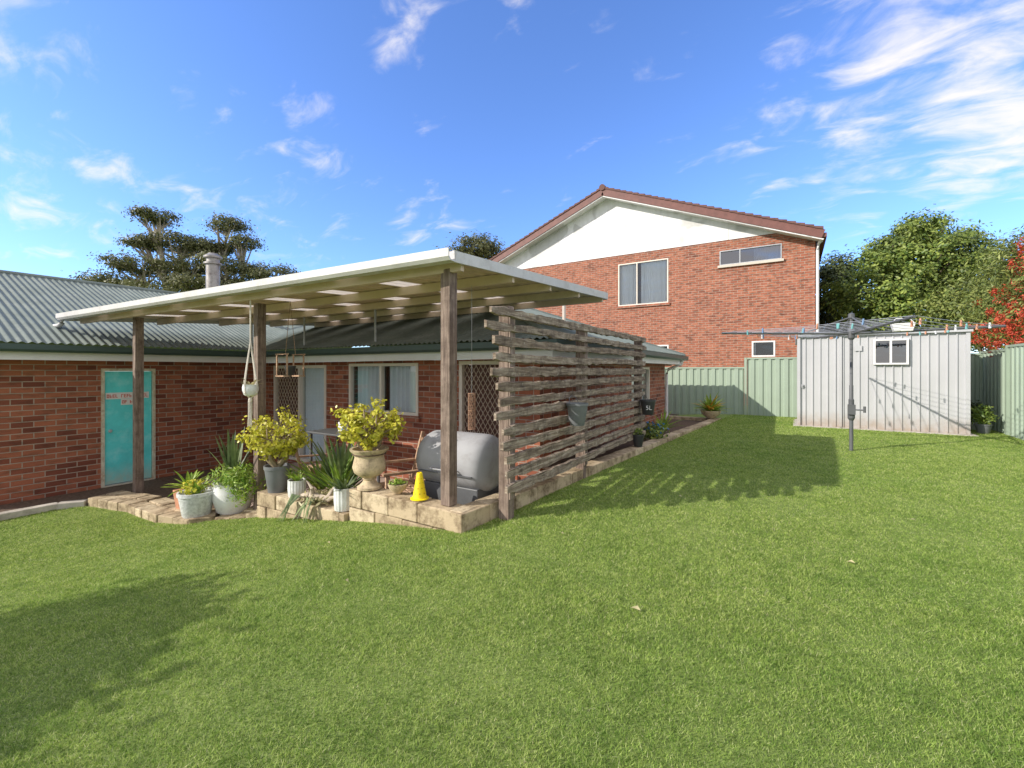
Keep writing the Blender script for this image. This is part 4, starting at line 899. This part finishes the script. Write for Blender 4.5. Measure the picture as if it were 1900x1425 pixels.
bl = [pb_(.93, 16.5, 4.0, 1.9, 1.5, 1.5), pb_(.82, 16.2, 2.7, 1.5, 1.5, 1.2), pb_(1.03, 16.5, 3.1, 1.6, 1.5, 1.2), pb_(.93, 15.6, 2.2, 2.1, 1.4, 1.2), pb_(.855, 16.5, 4.2, 1.0, .8, .7), pb_(1.0, 16.5, 4.4, 1.1, .8, .7), pb_(.92, 16.5, 5.2, .8, .5, .5)]
tree('large rounded leafy green tree behind the shed', W_(.93, 16.5, -1.4), bl, 'leaf_mid', 110, 70, .2, (.13, .075), .25, fork=.45, inner=.6)
bl = [pb_(.73, 19, 3.7, 1.0, 1.2, .9), pb_(.77, 18.5, 2.3, 1.4, 1.7, 1.2), pb_(.71, 20, 1.6, 1.1, 1.4, .9)]
tree('dark dense tree beside the neighbouring brick house', W_(.75, 19, -1.4), bl, 'leaf_dark', 100, 65, .27, (.15, .08), .2)
bl = [(4.6, 14.6, 2.2, 1.1, 1.1, 1.0, 1.1), (5.2, 14.0, 1.7, 1.2, 1.2, 1.2, 1.2), (4.2, 14.5, 1.1, .85, .6, .7, .9), (4.9, 15.2, 2.6, .9, .9, .6, .8), (4.6, 13.2, 1.0, .9, .9, .8, .9)]
t = tree('red flowering bottlebrush overhanging green fence', (4.9, 14.4, -1.4), bl, 'leaf_bb', 90, 55, .19, (.13, .03), .1)
C, Nn, _c = crown([(4.1, 14.2, 1.2, .8, .6, .7), (4.3, 13.4, 1.3, .9, .8, .9), (3.8, 13.2, .7, .6, .6, .4), (4.5, 13.6, 2.3, .9, .8, .6), (3.95, 12.6, .8, .6, .6, .5)], 28, 50, .05, 1.5)
fo = npmesh('flowers', leafverts(C, Nn, .075, .022), 4, 'red', t)
bl = [pb_(1.02, 13.2, 1.9, 1.0, .8), pb_(1.12, 13.5, 2.4, 1.0, .7), pb_(1.08, 13, 1.2, 1.5, .8)]
tree('olive green shrubby tree behind the fence', W_(1.08, 13.4, -1.4), bl, 'leaf_bb', 80, 55, .22, (.11, .06), .12)
bl = [(-6.35, -2.45, .2, .8, .65, .4, 1.4), (-6.9, -3.2, .3, .7, .7, .4, 1), (-5.85, -1.85, .15, .65, .5, .35, 1.2), (-5.35, -2.35, .1, .6, .55, .35, 1.1)]
tree('round leafy garden tree shading the lawn', (-6.6, -2.9, -1.95), bl, 'leaf_mid', 90, 60, .18, (.13, .09), .1)

# ------------------------------------------------------------------ camera
cam = bpy.data.cameras.new('camera'); co = bpy.data.objects.new('camera', cam); COL.objects.link(co)
co.location = (0, 0, 0); co.rotation_euler = (math.radians(90), 0, YAW)
cam.sensor_width = 36; cam.lens = 36*822/1900; cam.shift_y = -25.5/1900; cam.clip_end = 1500; cam.clip_start = .05
scene.camera = co
# ------------------------------------------------------------------ sun + sky
S = Vector((-.65, -.76, .52)).normalized()
sun = bpy.data.lights.new('sun', 'SUN'); sun.energy = 5.0; sun.angle = math.radians(.5); sun.color = (1, .93, .83)
so = bpy.data.objects.new('sun', sun); COL.objects.link(so); so.rotation_euler = S.to_track_quat('Z', 'Y').to_euler()
w = bpy.data.worlds.new('World'); scene.world = w; w.use_nodes = True; nt = w.node_tree; bg = nt.nodes['Background']
sky = nt.nodes.new('ShaderNodeTexSky'); sky.sky_type = 'NISHITA'; sky.sun_disc = False; sky.sun_elevation = math.asin(S.z); sky.sun_rotation = math.atan2(S.x, S.y)
sky.air_density = 1.0; sky.dust_density = .4; sky.ozone_density = 2.5; sky.altitude = 0
tc = nt.nodes.new('ShaderNodeTexCoord'); dirn = nd(nt, 'ShaderNodeVectorMath', {0: tc.outputs['Generated']}, operation='NORMALIZE').outputs[0]
sp = nd(nt, 'ShaderNodeSeparateXYZ', {0: dirn}); zz = nd(nt, 'ShaderNodeMath', {0: sp.outputs[2], 1: .22}, operation='ADD').outputs[0]
zz = nd(nt, 'ShaderNodeMath', {0: zz, 1: .1}, operation='MAXIMUM').outputs[0]
cx_ = nd(nt, 'ShaderNodeMath', {0: sp.outputs[0], 1: zz}, operation='DIVIDE').outputs[0]; cy_ = nd(nt, 'ShaderNodeMath', {0: sp.outputs[1], 1: zz}, operation='DIVIDE').outputs[0]
cv = nd(nt, 'ShaderNodeCombineXYZ', {0: cx_, 1: cy_, 2: 0.0}).outputs[0]
n1 = noise(nt, mapped(nt, cv, (3.0, 5.4, 1)), 1.7, 9, .58, .5)
def cdir(px, py):
    tt = (px-950)/822; return Vector((FX+tt*RX, FY+tt*RY, (687-py)/822)).normalized()
tot = None
for px, py, ro, am in ((1770, 90, 14, .28), (1850, 200, 11, .32), (1470, 250, 9, .13), (735, 30, 6, .22), (110, 340, 9, .16), (30, 40, 6, .2), (590, 260, 6, .12), (455, 210, 3, .15), (1590, 375, 5, .17), (790, 420, 6, .14), (1455, 95, 4, .14), (500, 440, 15, .1), (960, 15, 3, .12), (10, 130, 3, .16), (490, 160, 2.5, .14)):
    dt = nd(nt, 'ShaderNodeVectorMath', {0: dirn, 1: tuple(cdir(px, py))}, operation='DOT_PRODUCT').outputs['Value']
    mr = nd(nt, 'ShaderNodeMapRange', {0: dt, 1: math.cos(math.radians(ro)), 2: 1.0, 3: 0.0, 4: am}, interpolation_type='SMOOTHSTEP').outputs[0]
    tot = mr if tot is None else nd(nt, 'ShaderNodeMath', {0: tot, 1: mr}, operation='MAXIMUM').outputs[0]
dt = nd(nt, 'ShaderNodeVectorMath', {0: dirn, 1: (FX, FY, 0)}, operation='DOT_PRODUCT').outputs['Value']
mr = nd(nt, 'ShaderNodeMapRange', {0: dt, 1: .42, 2: .1, 3: 0.0, 4: .45}, interpolation_type='SMOOTHSTEP').outputs[0]  # unseen cloud cover added behind and beside the view as neutral fill light
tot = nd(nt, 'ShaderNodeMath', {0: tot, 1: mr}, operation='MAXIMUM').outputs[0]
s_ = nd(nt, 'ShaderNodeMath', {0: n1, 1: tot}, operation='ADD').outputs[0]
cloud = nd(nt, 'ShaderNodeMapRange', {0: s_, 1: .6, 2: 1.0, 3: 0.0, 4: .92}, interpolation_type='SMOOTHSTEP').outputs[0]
hs = nd(nt, 'ShaderNodeVectorMath', {0: sky.outputs[0], 1: (1.2, 1.5, 2.15)}, operation='MULTIPLY').outputs[0]
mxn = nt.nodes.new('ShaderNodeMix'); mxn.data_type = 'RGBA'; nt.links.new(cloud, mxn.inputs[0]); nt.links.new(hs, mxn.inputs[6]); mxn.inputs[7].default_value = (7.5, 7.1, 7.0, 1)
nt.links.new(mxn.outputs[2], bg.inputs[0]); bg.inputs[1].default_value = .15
scene.view_settings.view_transform = 'Standard'; scene.view_settings.look = 'None'; scene.view_settings.exposure = 0
